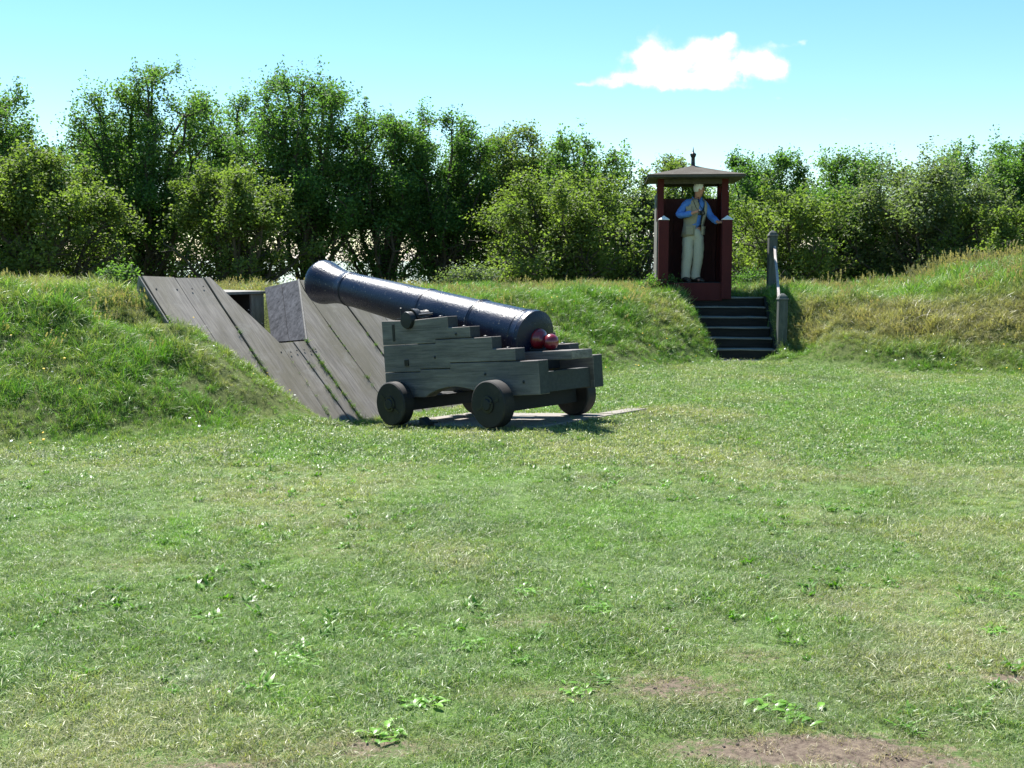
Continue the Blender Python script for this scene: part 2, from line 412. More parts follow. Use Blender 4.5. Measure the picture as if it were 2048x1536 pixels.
def H(X, Y):
    X = np.asarray(X, float); Y = np.asarray(Y, float)
    s, t, d1, w1, d2, w2 = dists(X, Y)
    h1 = np.interp(s, [-9, -1.5, 0, 2, 6, 9], [1.27, 1.22, 1.08, 1.0, .97, .95])
    h2 = np.interp(X, [3, 4.3, 5, 6.4, 7.4, 8.4, 12], [.95, .96, 1.0, 1.0, 1.10, 1.42, 1.6])
    def prof(u):
        u = np.clip(u, 0, 1); return .55 * u * u * (3 - 2 * u) + .45 * u * (2 - u) * sst(u, 0, .25)
    b1 = prof(d1 / w1) * h1; b2 = prof(d2 / w2) * h2
    m_ = np.maximum(b1, b2)
    lump = (fbm(X, Y, 1.3, 3) - .5) * .26 + (fbm(X, Y, 4.0, 8, 2) - .5) * .10
    dd = np.maximum(d1, d2)
    m_ = m_ + lump * sst(dd, .1, .9)
    # hollow in the left bank
    hx, hy = -4.45, 11.75
    m_ = m_ - .30 * np.exp(-(((X - hx) / .50) ** 2 + ((Y - hy) / .24) ** 2)) + .10 * np.exp(-(((X - hx) / .6) ** 2 + ((Y - hy + .5) / .2) ** 2)) 
    fall = sst(dd, 5.8, 11.5); m_ = m_ * (1 - fall) + fall * (-1.25)
    # revetment zone
    zp = .0 - .087 * np.maximum(t, -.6) - .02
    wz = sst(s, -1.9, -.75) * (1 - sst(s, 1.3, 2.4)) * sst(t, -1.4, -.4) * (1 - sst(t, 6.4, 7.0))
    plane = PZ0 + PK * (t - PT0) - .16
    pit = np.where(t < PT0 - .1, zp, np.maximum(np.minimum(plane, m_), -.35))
    inemb = (np.abs(s) < .95) & (t > 3.5) & (t < 6.6)
    pit = np.where(inemb, np.minimum(pit, .42), pit)
    zone = ((s > -1.55) & (s < 2.2)) * 1.0
    z = np.where((t > PT0 - .3), np.where(zone > 0, pit, m_), m_ * (1 - wz) + zp * wz)
    zl = np.where(t < PT0 - .3, m_ * (1 - wz) + zp * wz, z)
    # left bank creeping over the foot of the boards
    wl = 1 - sst(s, -1.45, -.25)
    creep = prof((t - 1.75) / 3.5) * 1.2 * wl + (plane * 0 - .28) * (1 - wl)
    z = np.where((zone > 0) & (t > 1.6) & (t < 3.9), np.maximum(zl, np.minimum(creep, m_ + .02)), zl)
    # small undulation of the lawn
    z = z + (fbm(X, Y, .45, 11) - .5) * .05 * (1 - sst(dd, -.5, .5)) * sst(Y, 2, 5) * (1 - wz)
    # stair notch
    si, al = STAIR(X, Y)
    lb = np.interp(al, [-1.9, -1.2, -.6], [-.30, -.55, -.72])
    notch = (si > lb) & (si < .72) & (al > -1.95) & (al < .05)
    z = np.where(notch, np.minimum(z, .94 + al * .56 - .28), z)
    # level pad under the sentry box
    pad = (np.abs(X - 3.2) < .95) & (Y > 18.9) & (Y < 21.2)
    nr_ = np.exp(-((X - 4.42) / .42) ** 2 - ((Y - 17.1) / .6) ** 2); z = z * (1 - .8 * nr_)
    z = np.where(pad & ~notch, z * .2 + .93 * .8, z)
    return z
def bare_mask(X, Y):
    # trodden earth patches
    g = np.zeros_like(X)
    for (cx, cy, rx, ry, am) in [(.98, 3.42, .46, .13, 1.0), (1.22, 3.34, .30, .10, .9), (.62, 3.95, .33, .2, .55), (.95, 4.25, .22, .14, .4), (-.45, 3.45, .45, .12, .5), (-.9, 3.32, .4, .1, .5), (.15, 3.9, .4, .12, .42), (1.9, 4.05, .2, .1, .55),
                                 (-1.05, 5.9, .35, .25, .3), (.1, 4.7, .3, .12, .35), (2.1, 5.2, .6, .25, .3), (-2.0, 5.6, .5, .3, .25), (1.5, 4.9, .3, .15, .3)]:
        g = np.maximum(g, am * np.exp(-(((X - cx) / rx) ** 2 + ((Y - cy) / ry) ** 2)))
    return g * (.55 + .9 * fbm(X, Y, 5, 21))
def axis(parts):
    out = []
    for (a_, b_, st_) in parts: out.append(np.arange(a_, b_, st_))
    return np.concatenate(out)
gx = axis([(-900, -100, 100), (-100, -20, 10), (-20, -9, 1), (-9, 9.6, .09), (9.6, 20, 1), (20, 100, 10), (100, 901, 100)])
gy = axis([(-60, -8, 8), (-8, 2.4, .5), (2.4, 21.6, .09), (21.6, 34, .8), (34, 60, 3), (60, 200, 20), (200, 1500, 130)])
GX, GY = np.meshgrid(gx, gy); GZ = H(GX, GY)
far = sst(GY, 52, 60); GZ = GZ * (1 - far) + (-2.2) * far
nx, ny = len(gx), len(gy)
idx = np.arange(nx * ny).reshape(ny, nx)
quads = np.stack([idx[:-1, :-1], idx[:-1, 1:], idx[1:, 1:], idx[1:, :-1]], -1).reshape(-1, 4)
me = np_mesh('ground', np.stack([GX, GY, GZ], -1).reshape(-1, 3), [quads])
addattr(me, 'bare', bare_mask(GX, GY).ravel())
_, _, D1, _, D2, _ = dists(GX, GY)
addattr(me, 'bank', (sst(np.maximum(D1, D2), 0, .6)).ravel())
me.polygons.foreach_set('use_smooth', np.ones(len(me.polygons), bool)); me.materials.append(M['ground'])
go = bpy.data.objects.new('ground', me); COL.objects.link(go); tag(go, kind='structure')
mb = MB(); mb.add([(-1200, 50, -1.6), (1200, 50, -1.6), (1200, 1400, -1.6), (-1200, 1400, -1.6)], [(0, 1, 2, 3)])
tag(mb.build('water', M['water']), kind='structure')

# ------------------------------------------------------------------ stone platform under the gun
GTH = R(46.5); GX0, GY0 = .275, 10.63; GUN_Z = .02; GUN_TILT = -math.atan(.087)
def gun_empty(name, **k): return empty(name, (GX0, GY0, GUN_Z), (GUN_TILT, 0, GTH), **k)
gp = gun_empty('gun_platform', label='worn pale stone slabs half sunk in the grass beneath the cannon', cat='platform')
rnd = random.Random(3)
for i, (s0, s1) in enumerate([(-.46, -.02), (.0, .45), (.47, .74), (.76, 1.26)]):
    t_ = -.36
    while t_ < (1.7 if s0 < .7 else -.15):
        ln = rnd.uniform(.8, 1.15); t1 = min(t_ + ln, 1.75 if s0 < .7 else -.10)
        mb = MB(); mb.box(s0, s1, t_, t1 - .015, -.06, rnd.uniform(-.004, .004), .006)
        mb.build('slab', M['slab'], gp); t_ = t1

# ------------------------------------------------------------------ the cannon
cannon = gun_empty('cannon', label='black iron cannon on a stepped grey wooden carriage with four small wheels', cat='cannon')
el = math.atan(.2355)
BM = Matrix.Translation((0, .003, .8167)) @ Matrix.Rotation(el, 4, 'X') @ Matrix.Rotation(-PI / 2, 4, 'X')   # lathe z -> +t, raised
prof = [(-.045, .0), (-.045, .10), (-.040, .17), (-.022, .225), (-.010, .252), (-.004, .268), (.045, .270), (.058, .262), (.066, .258), (.125, .256), (.13, .260), (.145, .260), (.15, .255),
        (.40, .250), (.715, .243), (.72, .2475), (.744, .2485), (.765, .2475), (.77, .236), (.79, .234), (1.15, .229), (1.51, .224), (1.515, .229), (1.54, .230), (1.565, .228), (1.57, .219), (1.60, .217),
        (2.2, .204), (2.86, .190), (2.87, .197), (2.89, .199), (2.915, .196), (2.925, .191), (2.99, .191), (3.08, .198), (3.17, .213), (3.26, .234), (3.33, .251), (3.39, .259), (3.42, .258), (3.45, .243), (3.462, .215), (3.457, .12), (3.447, .085), (3.1, .083), (3.1, .0)]
mb = MB(); mb.lathe(prof, BM, 72, caps=False)
barrel = mb.build('barrel', M['barrel'], cannon, auto=28)
mb = MB()
for L_, rr_ in ((.744, .2495),): 
    mb.lathe([(L_ - .012, rr_ - .006), (L_ - .010, rr_), (L_, rr_ + .004), (L_ + .010, rr_), (L_ + .012, rr_ - .006)], BM, 72, caps=False)
mb.build('reinforce_ring', M['barrel'], barrel, smooth=True)
# trunnions
TM = Matrix.Translation((0, 1.315, 1.070))
for sx in (-1, 1):
    mb = MB(); mb.lathe([(.12, .13), (.20, .11), (.24, .094), (.490, .088), (.500, .084), (.503, .0)], TM @ Matrix.Rotation(PI / 2 * sx, 4, 'Y'), 28, caps=False)
    # re-orient: disc outward
    o = mb.build('trunnion', M['iron'], barrel, auto=35)
# cascabel, painted red
def ball(cz, r_, n=14, sq=1.0):
    return [(cz + r_ * sq * -math.cos(PI * i / n), max(r_ * math.sin(PI * i / n), 0.0)) for i in range(n + 1)]
mb = MB(); mb.lathe(ball(-.045, .105, sq=.85), BM, 32, caps=False)
cb = mb.build('cascabel', M['cascabel'], cannon, smooth=True)
mb = MB(); mb.lathe([(-.11, .07), (-.13, .052), (-.15, .052), (-.17, .055)] , BM, 24, caps=False); mb.lathe(ball(-.213, .080, sq=.92), BM, 32, caps=False)
mb.build('knob', M['cascabel'], cb, smooth=True)
# vent field

# carriage cheeks
TF, TR = 1.745, -.447
for sx in (-1, 1):
    s0 = .325 * sx; s1 = .465 * sx
    # the cheek is three baulks joggled together: each drawn as a prism with narrow gaps
    mb = MB()
    lo, hi = min(s0, s1), max(s0, s1)
    g = .0035
    # bottom baulk, with arch
    arch = [(.27 + .86 * i / 14, .275 + .105 * math.sin(PI * i / 14) ** .75) for i in range(15)]
    bot = [(TR, .617), (TR, .30), (.2, .28)] + arch + [(TF, .27), (TF, .535 - g), (1.19, .535 - g), (1.19, .562 - g), (.74, .562 - g), (.74, .617 - g), (-.161, .617 - g)]
    mb.prism([(lo, a_, b_) for a_, b_ in bot], (hi - lo, 0, 0), .005)
    o0 = mb.build('cheek', M['carriage'], cannon); shade_rear(o0, M['rear_shade'])
    mb = MB()
    midp = [(-.161, .617 + g), (.74 - g, .617 + g), (.74 - g, .562 + g), (1.19 - g, .562 + g), (1.19 - g, .535 + g), (TF, .535 + g), (TF, .82 - g), (.93, .82 - g), (.93, .857 - g), (.423, .857 - g), (.137, .857), (.137, .737), (-.161, .737)]
    mb.prism([(lo, a_, b_) for a_, b_ in midp], (hi - lo, 0, 0), .005)
    # top baulk with a seat for the trunnion
    tr_ = [(1.315 + .091 * math.cos(a_), 1.068 + .091 * math.sin(a_)) for a_ in [(-i * PI / 10) for i in range(0, 11)]]
    tr_ = [(y_, min(z_, 1.074)) for (y_, z_) in tr_]
    topp = [(.423, .857 + g), (.93 - g, .857 + g), (.93 - g, .82 + g), (TF, .82 + g), (TF, 1.08)] + tr_ + [(.729, 1.08), (.729, .967), (.423, .967)]
    mb.prism([(lo, a_, b_) for a_, b_ in topp], (hi - lo, 0, 0), .004)
    shade_rear(rough_up(mb.build('baulk', M['carriage'], o0), .0015, 9), M['rear_shade'])
    # bolt heads on each step
    for (ty, tz) in ((.57, .967), (.28, .857), (-.01, .737), (.9, 1.08)):
        mb = MB(); mb.lathe([(0, .024), (.008, .023), (.014, .012), (.014, 0)], Matrix.Translation(((lo + hi) / 2, ty, tz)), 14, caps=False); mb.build('bolt', M['iron'], o0, smooth=True)
    # cap square and its hinge bar
    mb = MB(); mb.box(lo + .035, hi - .035, 1.12, 1.22, 1.08, 1.096, .003); mb.box(lo + .035, hi - .035, 1.41, 1.54, 1.08, 1.096, .003)
    arcp = [(1.315 + .107 * math.cos(a_), 1.078 + .107 * math.sin(a_)) for a_ in [i * PI / 12 for i in range(13)]]
    arci = [(1.315 + .094 * math.cos(a_), 1.078 + .094 * math.sin(a_)) for a_ in [i * PI / 12 for i in range(12, -1, -1)]]
    mb.prism([(lo + .035, a_, b_) for a_, b_ in arcp + arci], (hi - lo - .07, 0, 0))
    mb.lathe([(0, .011), (.11, .011), (.115, .004)], Matrix.Translation(((lo + hi) / 2, 1.50, 1.09)), 10)
    mb.tube([((lo + hi) / 2 - .02, 1.20, 1.115), ((lo + hi) / 2 - .02, .99, 1.12)], [.012, .010], 8)
    mb.build('cap_square', M['iron'], o0, auto=40)
    # iron ring bolt, square washer, vertical strap on the outer face
    face = s1
    for (by, bz) in ((1.55, .42), (.95, .68), (.25, .50), (-.25, .42), (.62, .90)):
        mb = MB(); mb.lathe([(0, .016), (.006, .014), (.008, 0)], Matrix.Translation((face, by, bz)) @ Matrix.Rotation(PI / 2 * sx, 4, 'Y'), 10, caps=False); mb.build('bolt', M['iron'], o0, smooth=True)
    mb = MB(); x0, x1 = sorted((face, face + .014 * sx)); mb.box(x0, x1, 1.35, 1.41, .60, .665, .004, None)
    mb.build('washer', M['iron'], o0)
    mb = MB(); mb.box(*sorted((face, face + .008 * sx)), 1.54, 1.575, .86, 1.04, .003); mb.build('strap', M['iron'], o0)

# transoms, bed, quoin, axletrees
mb = MB(); mb.box(-.323, .323, -.40, -.28, .31, .50, .006); rough_up(mb.build('rear_transom', M['rear_shade'], cannon), .002, 5)  # transom in the dark wood too, rear shade painted in
mb = MB(); mb.box(-.323, .323, 1.20, 1.36, .45, .93, .006); mb.build('front_transom', M['carriage'], cannon)
mb = MB(); mb.box(-.17, .14, -.60, .62, .60, .687, .01); rough_up(mb.build('stool_bed', M['carriage'], cannon), .006, 2.5)
mb = MB(); mb.prism([(-.10, .66, .689), (-.10, -.20, .689), (-.10, -.20, .70), (-.10, .66, .76)], (.2, 0, 0), .004); mb.build('quoin', M['axle'], cannon)
mb = MB(); mb.box(-.323, .323, -.02, .10, .50, .597, .005); mb.build('bed_bolster', M['axle'], cannon)  # bolster kept dark as well, to carry the shade at the rear
for ty in (.04, 1.455):
    mb = MB(); mb.box(-.50, .50, ty - .10, ty + .10, .14, .295 if ty < 1 else .268, .01)
    mb.lathe([(-.695, .0), (-.695, .048), (-.68, .056), (.68, .056), (.695, .048), (.695, 0)], Matrix.Translation((0, ty, .225)) @ Matrix.Rotation(PI / 2, 4, 'Y'), 20, caps=False)
    mb.build('axle', M['axle'], cannon, auto=35)
    for sx in (-1, 1):
        MW = Matrix.Translation((sx * .598, ty, .225)) @ Matrix.Rotation(PI / 2, 4, 'Y') @ Matrix.Rotation(R(37 * ty + 20 * sx), 4, 'Z')
        mb = MB(); rad = .225
        mb.lathe([(-.07, .058), (-.07, rad - .012), (-.060, rad), (.060, rad), (.07, rad - .012), (.07, .058)], MW, 48, caps=False)
        wh = mb.build('wheel', M['wheel'], cannon, auto=30)
        ox = .002 if sx > 0 else -.002
        mb = MB()
        for yy in (-.155, .012):                 # iron plates let into the face
            mb.box(-.012, .012, yy, yy + .145, (.0705 if sx > 0 else -.0745), (.0745 if sx > 0 else -.0705), 0, MW)
        mb.build('face_plate', M['iron'], wh)
        mb = MB(); mb.lathe([(.071 * sx, .0), (.071 * sx, .082), (.083 * sx, .080), (.085 * sx, .058)], MW, 28, caps=False); mb.build('hub', M['iron'], wh, auto=35)
        mb = MB(); mb.box(-.008, .008, -.075, .075, (.086 * sx - .008), (.086 * sx + .008), .002, MW); mb.build('linchpin', M['iron'], wh)
ck = gun_empty('chock', label='small dark wooden wedge lying behind the left front wheel of the cannon', cat='chock')
mb = MB(); mb.prism([(-.56, 1.02, .003), (-.56, 1.15, .003), (-.56, 1.15, .075), (-.56, 1.12, .08)], (.10, 0, 0), .004); mb.build('wedge', M['axle'], ck)
mb = MB(); mb.tube([(-.51, 1.04, .035), (-.51, .93, .03)], [.012, .010], 8); mb.build('handle', M['axle'], ck)

# ------------------------------------------------------------------ wooden revetment with the embrasure
rv = empty('wooden_revetment', (OX, OY, 0), (0, 0, math.atan2(RY, RX)), label='sloping weathered grey plank wall with a notched embrasure in the grass bank', cat='revetment')
def onpl(s, t, off=0.0):
    nl = math.hypot(1, PK); return Vector((s, t - PK / nl * off, PZ0 + PK * (t - PT0) + off / nl))
TT = 4.45; TB = 2.45; TS = 3.62
def slab(name, pts, th=.055, mat='revet', parent=rv, extra=0.0):
    """pts: (s,t) polygon on the slope plane"""
    vs = [onpl(s_, t_, extra) for s_, t_ in pts]; nl = math.hypot(1, PK)
    mb = MB(); mb.prism(vs, Vector((0, PK / nl, -1 / nl)) * th, .004)
    o = mb.build(name, M[mat], parent); rough_up(o, .010, 1.7, 5); return o
seams = [-1.52, -1.115, -.725]
slab('board', [(-1.52, TT + .03), (-1.125, TT + .01), (-1.135, TB), (-1.54, TB)], extra=.010)
slab('board', [(-1.11, TT + .01), (-.735, TT), (-.765, TB), (-1.12, TB)], extra=-.004)
slab('board', [(-.72, TT), (-.64, TT), (-.30, TS), (-.33, TB), (-.75, TB)], extra=.008)
slab('board', [(-.288, TS), (-.10, TS), (-.05, TB), (-.32, TB)], extra=-.006)
slab('board', [(-.088, TS), (.085, TS), (.095, TB), (-.038, TB)], extra=.0)
slab('board', [(.655, TT - .045), (.605, TT - .2), (.60, TB), (.11, TB), (.105, TS)], extra=.006)
slab('board', [(.67, TT - .045), (1.115, TT - .055), (1.10, TB), (.615, TB), (.62, TT - .25)], extra=-.003)
slab('board', [(1.13, TT - .06), (1.60, TT - .09), (1.60, TB), (1.115, TB)], extra=.007)
slab('board', [(1.615, TT - .30), (1.95, TT - .55), (1.95, TB), (1.615, TB)], extra=.0)
# edge plank on the left side, and coping strips
mb = MB()
e0, e1 = onpl(-1.545, TT + .03, .012), onpl(-1.56, 2.9, .012)
mb.prism([e0, e1, e1 + Vector((0, .05, -.16)), e0 + Vector((0, .05, -.16))], (-.018, 0, 0), .003); mb.build('edge_plank', M['revet_end'], rv)
# right cheek of the opening: two boards parallel to the raking edge
f0, f1 = Vector((.112, 3.62, .64)), Vector((.66, 4.42, 1.335))
b0, b1 = Vector((.03, 4.22, .585)), Vector((.515, 4.97, 1.225))
def lerp(a_, b_, u): return a_ + (b_ - a_) * u
for (u0, u1, off) in ((0.0, .47, 0), (.53, 1.0, .03)):
    p = [lerp(f0, b0, u0), lerp(f1, b1, u0), lerp(f1, b1, u1), lerp(f0, b0, u1)]
    mb = MB(); mb.prism([q + Vector((off, 0, 0)) for q in p], (.045, .02, -.02), .003); rough_up(mb.build('cheek_board', M['cheek_shade'], rv), .004, 2, 3)
mb = MB(); mb.tube([f0 + Vector((-.010, -.01, .0)), f1 + Vector((-.010, -.01, 0))], [.012, .012], 4); mb.build('edge_batten', M['revet_end'], rv)
# left cheek (mostly unseen) and sole
g0, g1 = Vector((-.30, 3.63, .64)), Vector((-.652, 4.47, 1.38))
mb = MB(); mb.prism([g0, g1, Vector((-.62, 5.05, 1.2)), Vector((-.36, 5.05, .6))], (-.04, 0, 0), .003); mb.build('cheek_board', M['revet_end'], rv)
mb = MB(); mb.prism([Vector((-.36, 3.66, .60)), Vector((.12, 3.66, .60)), Vector((.5, 5.4, .50)), Vector((-.5, 5.4, .50))], (0, 0, -.04)); mb.build('sole', M['revet_end'], rv)
# covered outer mouth
mb = MB(); mb.box(-.70, .62, 5.02, 6.3, 1.145, 1.18, .004); mb.build('lintel', M['revet_end'], rv)
mb = MB(); mb.box(.40, .60, 5.06, 5.10, .45, 1.143, .004); mb.build('jamb', M['revet_end'], rv)
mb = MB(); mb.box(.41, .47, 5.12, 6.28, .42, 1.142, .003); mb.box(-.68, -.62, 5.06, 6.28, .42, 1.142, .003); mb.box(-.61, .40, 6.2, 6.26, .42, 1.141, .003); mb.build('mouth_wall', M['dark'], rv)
# nail heads
rnd = random.Random(5)
spots = [(s_ + rnd.uniform(-.02, .02), TT - .09 - rnd.uniform(0, .06)) for s_ in (-1.45, -1.2, -1.0, -.80, .75, 1.05)] + [(s_, TS - .12 + rnd.uniform(-.02, .02)) for s_ in (-.37, -.24, -.14, -.03, .05)] + [(-.42, 4.02), (-.36, 3.85), (.14, 3.5)]
for (a_, b_) in spots:
    mb = MB(); mb.lathe([(0, .011), (.004, .008), (.004, 0)], Matrix.Translation(onpl(a_, b_, .012)) @ Matrix.Rotation(math.atan(PK), 4, 'X'), 8, caps=False); mb.build('nail', M['iron'], rv)

# ------------------------------------------------------------------ stairs and handrail
stairs = empty('staircase', (STX, STY, 0), (0, 0, -SYAW), label='dark wooden steps cut into the grass bank below the sentry box', cat='stairs')
rise = .157; going = .285
for k in range(7):
    zt = .94 - rise * k; y0 = -going * k
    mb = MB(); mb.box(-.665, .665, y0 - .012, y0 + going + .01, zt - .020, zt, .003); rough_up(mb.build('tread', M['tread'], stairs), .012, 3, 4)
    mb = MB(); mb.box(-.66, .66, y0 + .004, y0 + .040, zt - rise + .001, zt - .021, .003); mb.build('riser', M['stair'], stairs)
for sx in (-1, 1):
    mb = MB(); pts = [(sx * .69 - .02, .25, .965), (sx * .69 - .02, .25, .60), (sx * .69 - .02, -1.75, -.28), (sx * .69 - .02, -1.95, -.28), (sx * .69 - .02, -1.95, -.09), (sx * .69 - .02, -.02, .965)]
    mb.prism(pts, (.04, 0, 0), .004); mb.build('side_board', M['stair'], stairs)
hr = empty('handrail', (4.58, 17.5, .1), (0, 0, 0), label='grey wooden handrail with a pale sloping rail between two posts right of the steps', cat='handrail')
def W2(o, p): return Vector(p) - o.location
pT = at(1544, 520, 19.35).x; pL = at(1564, 640, 17.45).x
def handpost(x, y, z0, z1, w):
    mb = MB(); c = W2(hr, (x, y, 0)); h = w / 2
    mb.box(c.x - h, c.x + h, c.y - h, c.y + h, z0 - hr.location.z, z1 - .10 - hr.location.z, .008)
    o = mb.build('post', M['post'], hr)
    mb = MB(); zz = z1 - hr.location.z
    rings = [(-.10, h + .008), (-.085, h + .010), (-.07, h * .98), (-.04, h * .78), (-.015, h * .5), (0, h * .2)]
    vs = []; fs = []
    for (dz, rr_) in rings:
        vs += [(c.x - rr_, c.y - rr_, zz + dz), (c.x + rr_, c.y - rr_, zz + dz), (c.x + rr_, c.y + rr_, zz + dz), (c.x - rr_, c.y + rr_, zz + dz)]
    for k in range(len(rings) - 1):
        for i in range(4): fs.append((k * 4 + i, k * 4 + (i + 1) % 4, k * 4 + 4 + (i + 1) % 4, k * 4 + 4 + i))
    fs.append((20, 21, 22, 23)); mb.add(vs, fs); mb.build('post_cap', M['post'], o)
handpost(pT, 19.35, .6, at(0, 461, 19.35).z, .145)
handpost(pL, 17.45, -.3, at(0, 587, 17.45).z, .145)
q0 = at(1547, 492, 19.25); q1 = at(1556, 596, 17.50)
mb = MB()
c0, c1 = W2(hr, q0), W2(hr, q1)
d = (c1 - c0)
mb.prism([c0 + Vector((0, 0, .0)), c1, c1 - Vector((0, 0, .10)), c0 - Vector((0, 0, .10))], (.042, 0, 0), .006)
rough_up(mb.build('rail', M['rail'], hr), .006, 4, 3)

# ------------------------------------------------------------------ sentry box
SBY = R(-5)
SBX, SBYY, SBZ = 3.15, 19.05, .94
sb = empty('sentry_box', (SBX, SBYY, SBZ), (0, 0, SBY), label='dark red open sentry box with low felted roof and black spike', cat='sentry box')
# local: x right, y away, z up. front posts at y=0
WD = .54
fl = .245
for sx in (-1, 1):
    mb = MB(); mb.box(sx * WD - .085, sx * WD + .085, -.085, .085, -.03, 1.325, .006); fp = mb.build('front_post', M['red'], sb)
    mb = MB(); mb.add([(sx * WD - .095, -.095, 1.327), (sx * WD + .095, -.095, 1.327), (sx * WD + .095, .095, 1.327), (sx * WD - .095, .095, 1.327), (sx * WD, 0, 1.395)], [(0, 1, 4), (1, 2, 4), (2, 3, 4), (3, 0, 4), (3, 2, 1, 0)])
    mb.box(sx * WD - .095, sx * WD + .095, -.095, .095, 1.318, 1.326); mb.build('cap', M['white'], fp)
for (x_, y_) in ((-.58, .42), (.53, .42), (-.56, 1.22), (.53, 1.22)):
    mb = MB(); mb.box(x_ - .055, x_ + .055, y_ - .055, y_ + .055, -.2, 2.14, .004); mb.build('roof_post', M['red'], sb)
for sx in (-1, 1):
    x0, x1 = (-.63, -.60) if sx < 0 else (.565, .595)
    mb = MB(); 
    for j in range(6):
        ya = .10 + j * .2; zt = (1.82 if sx > 0 else 1.80) if ya > .35 else 1.30
        mb.box(x0 - (.02 if sx < 0 else -.02), x1 - (.02 if sx < 0 else -.02), ya, ya + .196, -.2, zt, .003)
    mb.build('side_wall', M['red'] if sx > 0 else M['grey_side'], sb)
    xi0, xi1 = (-.595, -.575) if sx < 0 else (.545, .563)
    mb = MB(); mb.box(xi0, xi1, .10, .36, -.2, 1.29, .002); mb.box(xi0, xi1, .48, 1.16, -.2, 1.80, .002); mb.build('lining', M['red'], sb)
mb = MB()
for j in range(8): mb.box(-.575 + j * .14, -.575 + j * .14 + .1385, 1.28, 1.305, -.2, 1.745, .002)
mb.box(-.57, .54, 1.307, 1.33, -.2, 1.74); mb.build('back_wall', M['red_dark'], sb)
mb = MB(); mb.box(-.475, .475, -.055, -.02, -.06, fl - .002, .004); mb.build('threshold_board', M['red'], sb)
mb = MB(); mb.box(-.54, .54, -.018, 1.27, fl - .05, fl, .003); mb.build('floor', M['dark'], sb)
# roof
zr = 2.085; hx_, y0_, y1_ = .835, -.13, 1.72
mb = MB()
cy_ = (y0_ + y1_) / 2
levels = [(1.0, 0.0), (.80, .038), (.55, .09), (.28, .15), (.03, .215)]
vs = []; fs = []
for (k_, dz) in levels:
    vs += [(-hx_ * k_, cy_ + (y0_ - cy_) * k_, zr + dz), (hx_ * k_, cy_ + (y0_ - cy_) * k_, zr + dz), (hx_ * k_, cy_ + (y1_ - cy_) * k_, zr + dz), (-hx_ * k_, cy_ + (y1_ - cy_) * k_, zr + dz)]
for k in range(4):
    for i in range(4): fs.append((k * 4 + i, k * 4 + (i + 1) % 4, k * 4 + 4 + (i + 1) % 4, k * 4 + 4 + i))
fs.append((16, 17, 18, 19)); fs.append((3, 2, 1, 0)); mb.add(vs, fs)
roof = mb.build('roof', M['felt'], sb)
mb = MB(); mb.box(-hx_ + .012, hx_ - .012, y0_ + .012, y1_ - .012, zr - .045, zr - .003, .003)
# soffit slopes inwards
vs = [(-hx_ + .02, y0_ + .02, zr - .046), (hx_ - .02, y0_ + .02, zr - .046), (hx_ - .02, y1_ - .02, zr - .046), (-hx_ + .02, y1_ - .02, zr - .046)]
mb.build('eave', M['eave'], roof)
mb = MB(); mb.box(-.62, .60, .37, .45, zr - .13, zr - .047, .003); mb.box(-.62, .60, 1.17, 1.25, zr - .13, zr - .047, .003); mb.box(-.63, -.55, .451, 1.169, zr - .13, zr - .047, .003); mb.box(.50, .58, .451, 1.169, zr - .13, zr - .047, .003); mb.build('roof_plate', M['eave'], sb)
mb = MB(); mb.lathe([(-.03, .065), (.0, .055), (.03, .038), (.16, .034), (.18, .045), (.215, .058), (.235, .056), (.25, .030), (.265, .016), (.32, .007), (.375, .001)], Matrix.Translation((0, cy_, zr + .20)) @ Matrix.Scale(.95, 4), 20); mb.build('finial', M['iron'], roof, smooth=True)

# ------------------------------------------------------------------ the man
# local frame: x to the right of the photo, y away, z up, feet on the box floor
PS = at(1381, 480, 19.52).x
man = empty('person', (PS, 19.52, SBZ + fl), (0, 0, 0), label='grey haired man in khaki vest and blue shirt standing in the sentry box', cat='person')
def skin(name, verts, edges, rad, mat, parent, root=0, sub=2, smooth=True):
    me = bpy.data.meshes.new(name); me.from_pydata([Vector(v_) for v_ in verts], edges, [])
    o = bpy.data.objects.new(name, me); COL.objects.link(o)
    if parent: o.parent = parent
    sk = o.modifiers.new('skin', 'SKIN'); sk.use_smooth_shade = smooth; sk.branch_smoothing = .4
    if not me.skin_vertices: me.skin_vertices.new() if hasattr(me.skin_vertices, 'new') else None
    for i, r_ in enumerate(rad):
        sv = me.skin_vertices[0].data[i]; sv.radius = (r_ * 1.0, r_ * 1.0) if isinstance(r_, (int, float)) else r_; sv.use_root = (i == root)
    s_ = o.modifiers.new('sub', 'SUBSURF'); s_.levels = sub; s_.render_levels = sub
    me.materials.append(mat); return o
class Sk:
    def __init__(s): s.v = []; s.e = []; s.r = []
    def n(s, p, r_, par=None):
        s.v.append(p); s.r.append(r_)
        if par is not None: s.e.append((par, len(s.v) - 1))
        return len(s.v) - 1
    def chain(s, par, pts):
        for p, r_ in pts: par = s.n(p, r_, par)
        return par
B = Sk()
pel = B.n((.045, .02, .93), (.145, .10))
sp1 = B.n((.055, .02, 1.08), (.135, .10), pel); sp2 = B.n((.075, .02, 1.25), (.15, .105), sp1); sp3 = B.n((.09, .02, 1.39), (.12, .085), sp2)
nk = B.n((.105, .01, 1.475), .055, sp3)
jw = B.n((.135, -.01, 1.55), (.066, .074), nk); cr = B.n((.142, .0, 1.635), (.085, .102), jw); tp = B.n((.138, .01, 1.70), (.060, .075), cr)
